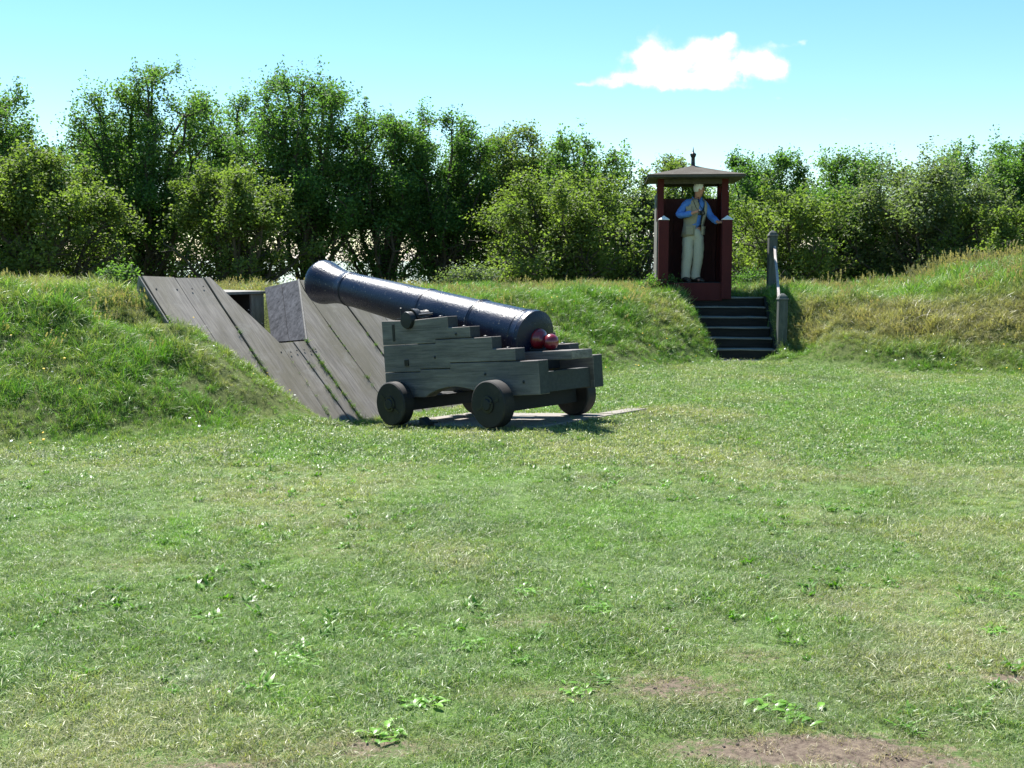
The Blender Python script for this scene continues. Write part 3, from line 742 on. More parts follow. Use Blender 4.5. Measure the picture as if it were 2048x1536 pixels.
# shoulders and arms (his right arm is on the left of the photo)
rs = B.n((-.06, -.03, 1.405), .062, sp3); re = B.chain(rs, [((-.15, -.05, 1.30), .052), ((-.225, -.08, 1.165), .044), ((-.12, -.22, 1.175), .040), ((.01, -.30, 1.205), .030)])
ls = B.n((.235, .05, 1.39), .060, sp3); le = B.chain(ls, [((.29, .03, 1.27), .050), ((.345, -.05, 1.14), .043), ((.385, -.20, 1.08), .038), ((.43, -.33, 1.035), .028)])
# right hand holding the camera: palm and five fingers
pm = B.n((.045, -.325, 1.222), (.034, .022), re)
for k, (dx, dz, ln) in enumerate([(.018, .030, .040), (.024, .014, .046), (.024, -.003, .043), (.018, -.020, .036)]):
    B.chain(pm, [((.055 + dx, -.345, 1.222 + dz), .0095), ((.068 + dx + ln * .4, -.335, 1.222 + dz), .009), ((.075 + dx + ln * .3, -.31, 1.220 + dz), .008)])
B.chain(pm, [((.055, -.31, 1.25), .011), ((.085, -.295, 1.262), .010)])
# left hand on the post
pl = B.n((.475, -.385, 1.045), (.036, .018), le)
for k, (dy, ln) in enumerate([(-.030, .060), (-.012, .070), (.007, .066), (.024, .052)]):
    B.chain(pl, [((.510, -.395 + dy, 1.056), .0095), ((.510 + ln * .6, -.40 + dy, 1.056 - .004), .009), ((.510 + ln, -.402 + dy, 1.042), .008)])
B.chain(pl, [((.485, -.425, 1.030), .011), ((.515, -.445, 1.022), .010)])
# legs
for (kx, ky, fx, hy_, kk) in ((-.07, -.03, -.11, .0, -1), (.145, .0, .105, .03, 1)):
    hp = B.n((.045 + .085 * kk + (0 if kk < 0 else .01), hy_ + .01, .86), .092, pel)
    an = B.chain(hp, [((( .045 + .085 * kk) * .5 + kx * .5, hy_ + .0, .66), .080), ((kx, ky, .46), .056), (((kx + fx) / 2, ky + .02, .30), .052), ((fx, ky + .04, .09), .030)])
    B.chain(an, [((fx + .03 * 1, ky - .04, .045), .028), ((fx + .05, ky - .12, .035), .022)])
body = skin('body', B.v, B.e, B.r, M['skin'], man, root=0, sub=2)
# face: nose, ears, eyes
mb = MB(); mb.add([(.205, -.055, 1.625), (.207, -.02, 1.625), (.238, -.045, 1.585), (.205, -.065, 1.578), (.208, -.015, 1.578)], [(0, 1, 2), (0, 2, 3), (1, 4, 2), (3, 2, 4), (0, 3, 4, 1)]); mb.build('nose', M['skin'], body, smooth=True)
mb = MB(); mb.lathe([(-.012, .001), (-.008, .02), (0, .026), (.008, .018), (.010, .001)], Matrix.Translation((.125, -.088, 1.60)) @ Matrix.Rotation(PI / 2, 4, 'X'), 12, caps=False, squash=(.7, 1.2)); mb.build('ear', M['skin'], body, smooth=True)
for (ex, ey) in ((.196, -.062), (.211, -.015)):
    mb = MB(); mb.lathe(ball(0, .011, 8), Matrix.Translation((ex, ey, 1.622)), 10, caps=False); mb.build('eye', M['belt'], body, smooth=True)
# hair: cap over the skull, open to the face
vs = []; fs = []; nu, nv_ = 20, 10
for j in range(nv_ + 1):
    th = PI * .60 * j / nv_
    for i in range(nu):
        a_ = 2 * PI * i / nu                   # a=0 faces right (the face)
        low = 1.0 if math.cos(a_) < .25 else max(.45, 1 - (math.cos(a_) - .25) * .85)
        t_ = th * low * (1.12 if math.cos(a_) < -.2 else 1)
        rr_ = 1 + .03 * math.sin(7 * a_ + j)
        vs.append((.133 + .098 * math.sin(t_) * math.cos(a_) * rr_, .0 + .093 * math.sin(t_) * math.sin(a_) * rr_, 1.635 + .113 * math.cos(t_) * rr_))
for j in range(nv_):
    for i in range(nu): fs.append((j * nu + i, j * nu + (i + 1) % nu, (j + 1) * nu + (i + 1) % nu, (j + 1) * nu + i))
mb = MB(); mb.add(vs, fs); mb.build('hair', M['hair'], body, smooth=True)
# trousers
T = Sk(); p0 = T.n((.045, .02, .90), (.165, .125)); T.n((.05, .02, .99), (.155, .118), p0)
for (kx, ky, fx, kk) in ((-.055, -.03, -.085, -1), (.14, .0, .10, 1)):
    T.chain(p0, [((.045 + .096 * kk, .01, .80), (.130, .130)), (((.045 + .09 * kk) * .45 + kx * .55, .0, .62), (.115, .115)), ((kx, ky, .44), (.098, .100)), (((kx + fx) / 2, ky + .02, .26), (.092, .094)), ((fx + .005, ky + .03, .12), (.088, .092)), ((fx + .01, ky + .02, .03), (.090, .095))])
tro = skin('trousers', T.v, T.e, T.r, M['trousers'], man, sub=2)
# shirt
S = Sk(); c00 = S.n((.05, .02, .93), (.155, .115)); c0_ = S.n((.055, .02, 1.02), (.165, .125), c00); c1_ = S.n((.075, .02, 1.22), (.172, .125), c0_); c2_ = S.n((.09, .02, 1.37), (.145, .10), c1_); S.n((.10, .012, 1.455), (.075, .068), c2_)
S.chain(c2_, [((-.065, -.03, 1.400), .082), ((-.155, -.05, 1.29), .074), ((-.235, -.08, 1.165), .066), ((-.12, -.215, 1.172), .060), ((-.02, -.285, 1.195), .048)])
S.chain(c2_, [((.24, .05, 1.385), .078), ((.295, .03, 1.26), .070), ((.35, -.05, 1.135), .064), ((.385, -.19, 1.078), .060), ((.415, -.295, 1.045), .050)])
shirt = skin('shirt', S.v, S.e, S.r, M['shirt'], man, sub=2)
mb = MB()
for sx in (-1, 1):
    mb.add([(.10 + .012 + .005, -.085, 1.40), (.10 + sx * .07, -.055, 1.475), (.10 + sx * .085, .02, 1.50), (.10 + sx * .095, -.03, 1.455), (.11 + sx * .045, -.11, 1.395)], [(0, 1, 2, 3, 4)])
co = mb.build('collar', M['shirt'], shirt); co.modifiers.new('so', 'SOLIDIFY').thickness = .006
# vest: open shell around the torso (opening at the front, turned to the right)
vs = []; fs = []; nu = 30; rows = [(.80, .19, .150, .03), (.90, .187, .148, .04), (1.0, .178, .138, .05), (1.12, .192, .150, .062), (1.24, .205, .160, .075), (1.34, .205, .155, .085), (1.41, .178, .132, .092), (1.46, .122, .10, .10)]
op = R(-62)
for j, (z, ra, rb, cx) in enumerate(rows):
    gap = R(14 + 10 * (1 - j / 7) + (j > 5) * 6)
    for i in range(nu + 1):
        a_ = op + gap + (2 * PI - 2 * gap) * i / nu
        w = 1 + .03 * math.sin(5 * a_ + j * .9)
        vs.append((cx + ra * math.cos(a_) * w, .018 + rb * math.sin(a_) * w, z + .012 * math.sin(3 * a_) * (j == 0)))
for j in range(len(rows) - 1):
    for i in range(nu):
        if j == 5 and False: continue
        a0 = j * (nu + 1) + i; fs.append((a0, a0 + 1, a0 + nu + 2, a0 + nu + 1))
mb = MB(); mb.add(vs, fs); vest = mb.build('vest', M['vest'], man, smooth=True); vest.modifiers.new('so', 'SOLIDIFY').thickness = .012
def pocket(a_, z, w, h):
    a_ = R(a_); cx = .035 + .19 * math.cos(a_); cy = .018 + .148 * math.sin(a_)
    nrm = Vector((math.cos(a_) / .19, math.sin(a_) / .148, 0)).normalized(); M4 = Matrix.Translation((cx, cy, z)) @ nrm.to_track_quat('Y', 'Z').to_matrix().to_4x4()
    mb = MB(); mb.box(-w / 2, w / 2, -.02, .022, -h / 2, h / 2, .006, M4); mb.box(-w / 2 - .004, w / 2 + .004, -.01, .028, h / 2 - .035, h / 2 + .008, .004, M4); return mb
pocket(-112, .90, .12, .14).build('pocket', M['vest'], vest); pocket(-22, .90, .10, .14).build('pocket', M['vest'], vest); pocket(-118, 1.27, .09, .08).build('pocket', M['vest'], vest)
mb = MB(); mb.lathe([(-.02, .158), (.02, .155)], Matrix.Translation((.05, .02, .985)), 32, caps=False, squash=(1, .80)); bo = mb.build('belt', M['belt'], tro); bo.modifiers.new('so', 'SOLIDIFY').thickness = .008
for (fx, ky, a_) in ((-.11, .01, 20), (.105, .04, 35)):
    M4 = Matrix.Translation((fx + .012, ky - .02, 0)) @ Matrix.Rotation(R(a_), 4, 'Z')
    mb = MB(); rings = [(.12, .035, .07), (.09, .048, .10), (0, .054, .115), (-.06, .056, .10), (-.12, .056, .08), (-.17, .046, .055), (-.195, .02, .03)]
    vs = []; fs = []
    for (y_, hw, hh) in rings:
        for i in range(12):
            t_ = 2 * PI * i / 12; vs.append(M4 @ Vector((hw * math.cos(t_), y_, max(.002, hh * .5 + hh * .5 * math.sin(t_)))))
    for k in range(len(rings) - 1):
        for i in range(12): fs.append((k * 12 + i, k * 12 + (i + 1) % 12, k * 12 + 12 + (i + 1) % 12, k * 12 + 12 + i))
    fs += [tuple(range(12)), tuple(72 + i for i in range(12))]
    mb.add(vs, fs); mb.build('shoe', M['shoe'], man, smooth=True)
tx = bpy.data.textures.new('folds', 'CLOUDS'); tx.noise_scale = .09; tx.noise_depth = 2
for o_, st_ in ((shirt, .030), (tro, .034), (vest, .022)):
    dm = o_.modifiers.new('folds', 'DISPLACE'); dm.texture = tx; dm.texture_coords = 'LOCAL'; dm.strength = st_; dm.mid_level = .5
mb = MB(); mb.box(.214, .232, -.055, -.018, 1.555, 1.560, .002); mb.build('mouth', M['belt'], body)
pc = empty('camera', (PS + .125, 19.52 - .345, SBZ + fl + 1.20), (0, 0, R(12)), label='small black camera hanging on a neck strap at the chest of the man', cat='camera')
mb = MB(); mb.box(-.055, .055, -.02, .022, -.045, .038, .008); mb.build('camera_body', M['camera'], pc)
mb = MB(); mb.lathe([(0, .034), (.05, .032), (.052, .026), (.04, .02), (.04, 0)], Matrix.Translation((.008, -.02, -.006)) @ Matrix.Rotation(PI / 2, 4, 'X'), 24, caps=False); mb.build('lens', M['camera'], pc, auto=40)
mb = MB(); mb.box(-.052, -.03, -.024, .012, .036, .047, .003); mb.build('grip', M['silver'], pc)
mb = MB(); mb.tube([(-.05, .01, .03), (-.058, .12, .10), (-.068, .20, .20), (-.075, .30, .285)], [.006] * 4, 5); mb.tube([(.05, .01, .03), (.035, .12, .10), (.02, .20, .20), (.06, .31, .285)], [.006] * 4, 5); mb.build('neck_strap', M['strap'], pc, smooth=True)

# ------------------------------------------------------------------ trees
def make_tree(name, x, y, z0, height, width, depth, nleaf, leaf, mat, seed, low=.12, stems=6, density=1.0, trunk_r=.13, label='', cat='tree', group='trees behind the rampart', lean=0.0, sparse=0.0, flat=1.0):
    rg = np.random.default_rng(seed)
    top = height; cb = height * low
    # many stems fan out of a short trunk like a vase; side branches carry the leaf clumps
    nodes = [np.array([0.0, 0, 0]), np.array([.03, 0, height * .05]), np.array([.02, .02, height * .10])]; par = [0, 0, 1]
    pts = []
    sc_ = width
    ns = stems + 10
    for k in range(ns):
        phi = R(4 + 94 * ((k + .5) / ns) ** .88 + rg.uniform(-5, 5)); az = k * 2.399 + rg.uniform(-.4, .4)
        zc = height * (.40 + low * .5)
        ez = zc + (height * .96 - zc) * math.cos(phi) * rg.uniform(.88, 1.0); er = math.sin(phi) ** .62 * rg.uniform(.78, 1.0)
        ex, ey = math.cos(az) * er * width * .45 + lean * height * .2, math.sin(az) * er * depth * .44
        P0 = nodes[1 + k % 2]; P1 = np.array([ex * .22, ey * .22, P0[2] + (ez - P0[2]) * .55]); P2 = np.array([ex, ey, ez])
        pi_ = 1 + k % 2; n = 9; prev = P0
        for i in range(1, n + 1):
            u = i / n; p = P0 * (1 - u) ** 2 + 2 * P1 * u * (1 - u) + P2 * u * u + rg.normal(0, .018 * width, 3) * [1, 1, .5]
            nodes.append(p); par.append(pi_); pi_ = len(nodes) - 1; tg = p - prev; tg /= np.linalg.norm(tg) + 1e-6; prev = p
            if i < 3: continue
            for b in range(2 if rg.uniform() < .62 else 1):
                if sparse and rg.uniform() < sparse * .3: continue
                a2 = rg.uniform(0, 2 * PI); out = np.array([math.cos(a2), math.sin(a2), 0.0]); rad_o = np.array([p[0], p[1], 0]); rad_o /= np.linalg.norm(rad_o) + .3
                dr = out * .9 + rad_o * rg.uniform(0, .7) + tg * rg.uniform(.2, .8) + np.array([0, 0, rg.uniform(-.1, .35)]); dr /= np.linalg.norm(dr)
                L_ = width * rg.uniform(.08, .19) * (1.15 - .45 * u)
                m1 = p + dr * L_ * .5 + rg.normal(0, .02 * L_, 3); e1 = p + dr * L_ + np.array([0, 0, .08 * L_])
                nodes.append(m1); par.append(pi_); a_ = len(nodes) - 1; nodes.append(e1); par.append(a_); b_ = len(nodes) - 1
                pts += [m1 + rg.normal(0, .05, 3) * sc_ * .2, e1]
                for q in range(3):
                    dq = dr * rg.uniform(.2, .9) + rg.normal(0, .55, 3) + np.array([0, 0, .15]); tw = (e1 if q else m1) + dq * width * .055
                    nodes.append(tw); par.append(b_ if q else a_); pts.append(tw)
        for q in range(3):
            tw = prev + (tg + rg.normal(0, .5, 3)) * width * .05; nodes.append(tw); par.append(pi_); pts.append(tw)
    pts = np.array(pts); pts = pts[(pts[:, 2] > height * .06) & ((pts[:, 2] > 3.7) | (rg.uniform(0, 1, len(pts)) < .22) | (height < 3))]
    ncl = len(pts); N = np.array(nodes); cnt = len(nodes); PAR = par
    N = N[:cnt]; PAR = np.array(PAR[:cnt])
    # pipe-model radii
    w = np.ones(cnt)
    hasch = np.zeros(cnt, bool)
    for i in range(cnt - 1, 0, -1): w[PAR[i]] += w[i]
    rad = trunk_r * (w / w[1]) ** .5; rad = np.clip(rad, .009 if height > 3 else .003, trunk_r)
    # tubes
    ci = np.arange(1, cnt); pi_ = PAR[1:]
    A = N[pi_]; Bp = N[ci]; d = Bp - A; L = np.linalg.norm(d, axis=1, keepdims=True) + 1e-6; d /= L
    ref = np.where(np.abs(d[:, 2:3]) < .9, [[0, 0, 1.0]], [[1.0, 0, 0]]); u_ = np.cross(d, ref); u_ /= np.linalg.norm(u_, axis=1, keepdims=True) + 1e-9; v_ = np.cross(d, u_)
    K = 5; ang = 2 * PI * np.arange(K) / K
    ring = lambda c, r_: c[:, None, :] + (u_[:, None, :] * np.cos(ang)[None, :, None] + v_[:, None, :] * np.sin(ang)[None, :, None]) * r_[:, None, None]
    ra = np.minimum(rad[pi_], rad[ci] * 1.5)
    V = np.concatenate([ring(A, ra), ring(Bp, rad[ci])], 1).reshape(-1, 3)
    base = (np.arange(len(ci)) * 2 * K)[:, None]; i0 = np.arange(K)[None, :]; i1 = (i0 + 1) % K
    Fq = np.stack([base + i0, base + i1, base + K + i1, base + K + i0], -1).reshape(-1, 4)
    root = empty(name, (x, y, z0), (0, 0, rg.uniform(-.3, .3)), label=label, cat=cat, group=group)
    tm = np_mesh('trunk', V, [Fq]); tm.materials.append(M['bark']); tm.polygons.foreach_set('use_smooth', np.ones(len(tm.polygons), bool))
    to = bpy.data.objects.new('trunk', tm); COL.objects.link(to); to.parent = root
    # leaves
    per = nleaf // ncl
    sz = rg.uniform(.030, .072, ncl) * width * (.9 if height > 3 else 1.3)
    shp = np.stack([np.ones(ncl), np.ones(ncl), np.full(ncl, .7)], -1); sprig = rg.uniform(0, 1, ncl) < .3; shp[sprig] = [.45, .45, 1.35]
    g_ = np.clip(rg.normal(0, 1, (ncl * per, 3)), -1.9, 1.9)
    C = np.repeat(pts, per, 0) + g_ * np.repeat(sz[:, None] * shp, per, 0)
    n = len(C)
    dirv = rg.normal(0, 1, (n, 3)); dirv[:, 2] = dirv[:, 2] * .6 - .25; dirv /= np.linalg.norm(dirv, axis=1, keepdims=True)
    nr = rg.normal(0, 1, (n, 3)); nr[:, 2] = np.abs(nr[:, 2]) + .5; sd = np.cross(dirv, nr); sd /= np.linalg.norm(sd, axis=1, keepdims=True) + 1e-9
    ll = leaf * rg.uniform(.65, 1.35, n)[:, None]
    V = np.stack([C - dirv * ll * .5, C + sd * ll * .34 - dirv * ll * .05, C + dirv * ll * .5, C - sd * ll * .34 - dirv * ll * .05], 1).reshape(-1, 3)
    V[:, 2] = np.maximum(V[:, 2], .05)
    Fq = np.arange(n * 4).reshape(n, 4)
    cm_ = np_mesh('crown', V, [Fq])
    cl = np.repeat(rg.uniform(0, 1, ncl), per) * .45 + rg.uniform(0, 1, n) * .55
    addattr(cm_, 'bl', np.repeat(np.clip(cl, 0, 1), 4)); cm_.materials.append(M[mat])
    co_ = bpy.data.objects.new('crown', cm_); COL.objects.link(co_); co_.parent = root
    return root

# (px centre, py top, px width, Y, material, seed, low, stems, sparse, leaves, label)
GZB = -1.15
trees = [
 (-25, 152, 340, 31, 'leaf_mid', 1, .10, 6, .1, 50, 'tall pale green tree cut off by the left edge of the photo'),
 (85, 300, 340, 28, 'leaf_olive', 2, .08, 6, .1, 42, 'low rounded yellowish green tree in front of the leftmost tall one'),
 (300, 128, 330, 33, 'leaf_mid', 3, .15, 8, .3, 52, 'tall broad tree with sky showing through its flat top, left of the plank wall'),
 (190, 222, 250, 35, 'leaf_dark', 4, .08, 6, .1, 36, 'dark green tree filling the left shoulder of the tall flat-topped tree'),
 (455, 166, 260, 37, 'leaf_mid', 5, .08, 6, .1, 40, 'mid green tree standing between the flat-topped tree and the tallest dark tree'),
 (620, 126, 320, 33, 'leaf_dark', 6, .30, 9, .1, 54, 'tallest dark green tree with many fanning stems above the cannon muzzle'),
 (475, 325, 300, 30, 'leaf_olive', 7, .06, 7, .3, 34, 'lighter green bushy tree in front, directly above the embrasure opening'),
 (765, 212, 280, 34, 'leaf_dark', 8, .08, 7, .1, 46, 'dark green tree next to the tallest one, above the middle of the gun barrel'),
 (880, 208, 260, 35, 'leaf_dark', 9, .08, 7, .1, 44, 'dark green tree with knobbly twin tops above the breech of the cannon'),
 (1045, 252, 280, 36, 'leaf_olive', 11, .08, 7, .1, 44, 'olive green tree left of the thin see-through tree'),
 (1155, 244, 250, 34, 'leaf_mid', 12, .12, 8, .7, 28, 'thin see-through tree with upright stems between the cannon and the sentry box'),
 (1120, 365, 370, 31, 'leaf_olive', 13, .07, 8, .3, 40, 'low spreading olive tree with long slanting branches left of the sentry box'),
 (1262, 360, 170, 33, 'leaf_grey', 14, .08, 5, .8, 12, 'airy pale young tree directly left of the sentry box'),
 (1345, 290, 190, 35, 'leaf_olive', 15, .08, 5, .4, 20, 'tree showing above the roof of the sentry box'),
 (1518, 288, 250, 36, 'leaf_dark', 16, .08, 6, .2, 36, 'dark domed tree directly right of the sentry box roof'),
 (1560, 385, 340, 31, 'leaf_olive', 17, .06, 7, .3, 36, 'lower yellowish tree behind the handrail'),
 (1700, 288, 260, 36, 'leaf_mid', 18, .12, 8, .5, 30, 'open umbrella shaped tree with bare stems right of the handrail'),
 (1690, 375, 320, 34, 'leaf_dark', 19, .06, 6, .3, 30, 'short dark tree below the umbrella shaped one'),
 (1845, 328, 350, 32, 'leaf_grey', 20, .07, 7, .2, 42, 'broad grey green tree over the right bank'),
 (1965, 278, 320, 35, 'leaf_dark', 21, .07, 7, .1, 48, 'tall dark tree near the right edge behind the grey green one'),
 (2090, 292, 300, 33, 'leaf_mid', 22, .07, 6, .1, 36, 'green tree cut off by the right edge of the photo'),
 (1990, 410, 280, 30, 'leaf_olive', 23, .05, 6, .2, 24, 'low olive tree rising behind the tall dry grass at the right edge'),
 (330, 390, 300, 38, 'leaf_mid', 25, .05, 6, .6, 14, 'shaded low tree behind the trunks left of the plank wall'),
 (965, 310, 280, 38, 'leaf_dark', 26, .05, 6, .2, 30, 'dark low tree filling the dip left of the olive tree'),
 (1800, 375, 280, 39, 'leaf_dark', 27, .05, 5, .3, 22, 'distant low dark tree in the gap right of the umbrella shaped one'),
 (1430, 360, 240, 39, 'leaf_mid', 28, .05, 5, .3, 20, 'distant low tree seen just right of the sentry box'),
 (1240, 400, 220, 39, 'leaf_dark', 29, .05, 5, .5, 13, 'distant low tree in the gap left of the sentry box'),
 (40, 390, 280, 36, 'leaf_dark', 30, .05, 5, .3, 22, 'shaded low tree at the left edge behind the yellowish one'),
]
for (px, py, wpx, Y, mat, seed, low, stems, sparse, nk_, label) in trees:
    top = at(px, py + 18, Y).z; x = at(px, 500, Y).x; w = wpx / FPX * Y * .96
    make_tree('tree', x, Y, GZB, top - GZB, w, w * .9, int(nk_ * 1080), .084, mat, seed, low=max(low, .16), stems=stems, sparse=sparse, label=label, trunk_r=.16 + .018 * (top - GZB))
# shrubs just behind the crest
for (px, py, wpx, Y, mat, seed, nk_, label) in [
    (940, 548, 130, 20.5, 'leaf_grey', 40, 5, 'pale silvery bush on the crest above the breech of the cannon'),
    (235, 535, 90, 14.6, 'leaf_mid', 41, 4, 'leafy green bush at the top of the left bank beside the plank wall'),
    (1320, 575, 90, 19.2, 'leaf_mid', 42, 3, 'small green bush at the left foot of the sentry box'),
    (1500, 575, 110, 21.2, 'leaf_dark', 43, 4, 'small bush between the sentry box and the handrail')]:
    p = at(px, py, Y); zg = float(H(p.x, Y)); hh = max(p.z - zg, .3)
    make_tree('shrub', p.x, Y, zg - .1, hh + .1, wpx / FPX * Y, .7, nk_ * 1000, .045, mat, seed, low=.1, stems=5, sparse=.1, label=label, cat='shrub', group='shrubs on the bank', trunk_r=.02)

# ------------------------------------------------------------------ grass (ground cover)
def blades_mesh(name, n, rad, h0, h1, w, lie, seed, dry=.15, segs=2, head=False, leafy=False):
    rg = random.Random(seed); V = []; F4 = []; F3 = []; BLv = []
    for i in range(n):
        a_ = rg.uniform(0, 2 * PI); r_ = rad * math.sqrt(rg.random()); x, y = r_ * math.cos(a_), r_ * math.sin(a_)
        az = rg.uniform(0, 2 * PI); h = rg.uniform(h0, h1); lean = rg.uniform(lie * .3, lie); ww = w * rg.uniform(.6, 1.2)
        dx, dy = math.cos(az), math.sin(az); sx, sy = -dy, dx
        if not head: fa = az + rg.uniform(-1, 1); sx, sy = -math.sin(fa), math.cos(fa)
        b_ = rg.uniform(.85, 1) if rg.random() < dry else rg.uniform(0, .78)
        o = len(V); pts = []
        for k in range(segs + 1):
            u = k / segs; ox = lean * h * u ** 1.7; z = h * (u - .35 * lean * u * u) ; pts.append((x + dx * ox, y + dy * ox, z - .004))
        prof_ = (lambda u: (math.sin(PI * (.12 + .80 * u)))) if leafy else (lambda u: 1 - .55 * u)
        for k in range(segs):
            wk = ww * prof_(k / segs); p = pts[k]; V += [(p[0] - sx * wk, p[1] - sy * wk, p[2]), (p[0] + sx * wk, p[1] + sy * wk, p[2])]; BLv += [b_, b_]
        V.append(pts[-1]); BLv.append(b_)
        for k in range(segs - 1): F4.append((o + 2 * k, o + 2 * k + 1, o + 2 * k + 3, o + 2 * k + 2))
        F3.append((o + 2 * segs - 2, o + 2 * segs - 1, o + 2 * segs))
        if head:
            q = pts[-1]
            for m_ in range(7):
                zz = q[2] + (m_ - 5) * .011; r2 = .007 + .006 * math.sin(PI * (m_ + 1) / 8); o = len(V); aa = rg.uniform(0, 6.28)
                V += [(q[0] - r2 * math.cos(aa), q[1] - r2 * math.sin(aa), zz), (q[0], q[1], zz - .008), (q[0] + r2 * math.cos(aa), q[1] + r2 * math.sin(aa), zz + .006), (q[0], q[1], zz + .014)]
                BLv += [.95] * 4; F4.append((o, o + 1, o + 2, o + 3))
    me = np_mesh(name, np.array(V), [np.array(f_) for f_ in (F4, F3) if f_]); addattr(me, 'bl', BLv); me.materials.append(M['grass'])
    return bpy.data.objects.new(name, me)

def collect(name, objs):
    c = bpy.data.collections.new(name)
    for o in objs: c.objects.link(o)
    return c
def scatter(name, P, rot, scl, tint, coll, nvar, label, cat):
    n = len(P); me = bpy.data.meshes.new(name); me.vertices.add(n); me.vertices.foreach_set('co', np.asarray(P, np.float32).ravel())
    a_ = me.attributes.new('rot', 'FLOAT_VECTOR', 'POINT'); a_.data.foreach_set('vector', np.asarray(rot, np.float32).ravel())
    a_ = me.attributes.new('scl', 'FLOAT', 'POINT'); a_.data.foreach_set('value', np.asarray(scl, np.float32))
    a_ = me.attributes.new('tint', 'FLOAT_COLOR', 'POINT'); a_.data.foreach_set('color', np.hstack([tint, np.ones((n, 1))]).astype(np.float32).ravel())
    a_ = me.attributes.new('var', 'INT', 'POINT'); a_.data.foreach_set('value', rng.integers(0, nvar, n).astype(np.int32))
    o = bpy.data.objects.new(name, me); COL.objects.link(o); tag(o, label, cat, kind='stuff')
    ng = bpy.data.node_groups.new(name, 'GeometryNodeTree')
    ng.interface.new_socket('Geometry', in_out='INPUT', socket_type='NodeSocketGeometry'); ng.interface.new_socket('Geometry', in_out='OUTPUT', socket_type='NodeSocketGeometry')
    gi = ng.nodes.new('NodeGroupInput'); go_ = ng.nodes.new('NodeGroupOutput'); ip = ng.nodes.new('GeometryNodeInstanceOnPoints')
    ci = ng.nodes.new('GeometryNodeCollectionInfo'); ci.inputs['Collection'].default_value = coll; ci.inputs['Separate Children'].default_value = True; ci.inputs['Reset Children'].default_value = True
    ip.inputs['Pick Instance'].default_value = True
    def na(nm, t_):
        q = ng.nodes.new('GeometryNodeInputNamedAttribute'); q.data_type = t_; q.inputs['Name'].default_value = nm; return q.outputs['Attribute']
    ng.links.new(gi.outputs[0], ip.inputs['Points']); ng.links.new(ci.outputs[0], ip.inputs['Instance'])
    ng.links.new(na('rot', 'FLOAT_VECTOR'), ip.inputs['Rotation']); ng.links.new(na('scl', 'FLOAT'), ip.inputs['Scale']); ng.links.new(na('var', 'INT'), ip.inputs['Instance Index'])
    ng.links.new(ip.outputs[0], go_.inputs[0])
    md = o.modifiers.new('scatter', 'NODES'); md.node_group = ng; return o

NV = 10
lawnC = collect('lawn_tufts', [blades_mesh('lawn_tuft', 44, .055, .010, .034, .0013, 1.8, 100 + i, .13) for i in range(NV)])
lawnF = collect('far_lawn_tufts', [blades_mesh('far_lawn_tuft', 34, .085, .012, .042, .0028, 1.6, 130 + i, .14) for i in range(NV)])
bankC = collect('bank_tufts', [blades_mesh('bank_tuft', 34, .09, .05, .20, .0038, 1.1, 160 + i, .14, 3) for i in range(NV)])
seedC = collect('seed_stalks', [blades_mesh('seed_stalk', 9, .10, .18, .42, .0016, .5, 190 + i, .6, 3, head=True) for i in range(6)])
weedC = collect('weed_rosettes', [blades_mesh('weed_rosette', 18, .05, .03, .07, .008, 1.8, 220 + i, .03, 4, leafy=True) for i in range(6)])

def spread(x0, x1, y0, y1, dens):
    n = int((x1 - x0) * (y1 - y0) * dens); return rng.uniform(x0, x1, n), rng.uniform(y0, y1, n)
def inview(X, Y, m=.35): return np.abs(X) < Y * .47 + m
def blocked(X, Y):
    s, t = ST(X, Y); si, al = STAIR(X, Y)
    lb_ = np.interp(al, [-1.9, -1.2, -.6], [-.30, -.55, -.72]); b_ = (si > lb_ + .01) & (si < .70) & (al > -2.0) & (al < .22)
    b_ |= (np.abs(X - 3.2) < .66) & (Y > 19.0) & (Y < 20.5)
    gs = (X - GX0) * math.cos(GTH) + (Y - GY0) * math.sin(GTH); gt = -(X - GX0) * math.sin(GTH) + (Y - GY0) * math.cos(GTH)
    pl = (gs > -.46) & (gs < 1.38) & (gt > -.38) & (gt < 1.75)
    pl &= fbm(X, Y, 6, 33) + .35 * (np.minimum(np.minimum(gs + .46, 1.38 - gs), np.minimum(gt + .38, 1.75 - gt)) / .22).clip(-1, 1.2) > .66
    b_ |= pl & ((gs < .76) | (gt < -.12 + .06 * fbm(X, Y, 5, 35)))
    wall = (s > -1.52) & (s < 2.12) & (t > 2.40) & (t < 6.4)
    Z = H(X, Y); plz = PZ0 + PK * (t - PT0)
    b_ |= wall & (Z < plz + .005)
    return b_
G1 = np.array([.130, .240, .045]); G2 = np.array([.190, .260, .105]); G3 = np.array([.15, .32, .028]); ST_ = np.array([.40, .36, .22]); BR = np.array([.24, .19, .12])
def lawn_tint(X, Y):
    n = len(X); a_ = fbm(X, Y, 1.1, 41)[:, None]; b_ = fbm(X, Y, 2.7, 51)[:, None]; c_ = rng.uniform(0, 1, (n, 1))
    T_ = G1 * (1 - a_) + G2 * a_
    k = np.clip((b_ - .55) * 6 + (c_ - .5) * .8, 0, 1); T_ = T_ * (1 - k * .55) + G3 * k * .55
    d = np.clip((fbm(X, Y, .9, 61)[:, None] - .50) * 4 + (c_ - .5) * 1.1, 0, 1); T_ = T_ * (1 - d * .66) + ST_ * d * .66
    dk = np.clip((fbm(X, Y, 1.9, 141)[:, None] - .54) * 6, 0, 1); T_ = T_ * (1 - .18 * dk) * 1.05
    pale = np.clip((fbm(X, Y, 3.5, 71)[:, None] - .60) * 6, 0, 1); T_ = T_ * (1 - pale * .4) + np.array([.27, .31, .22]) * pale * .4
    return T_ * rng.uniform(.8, 1.2, (n, 1))
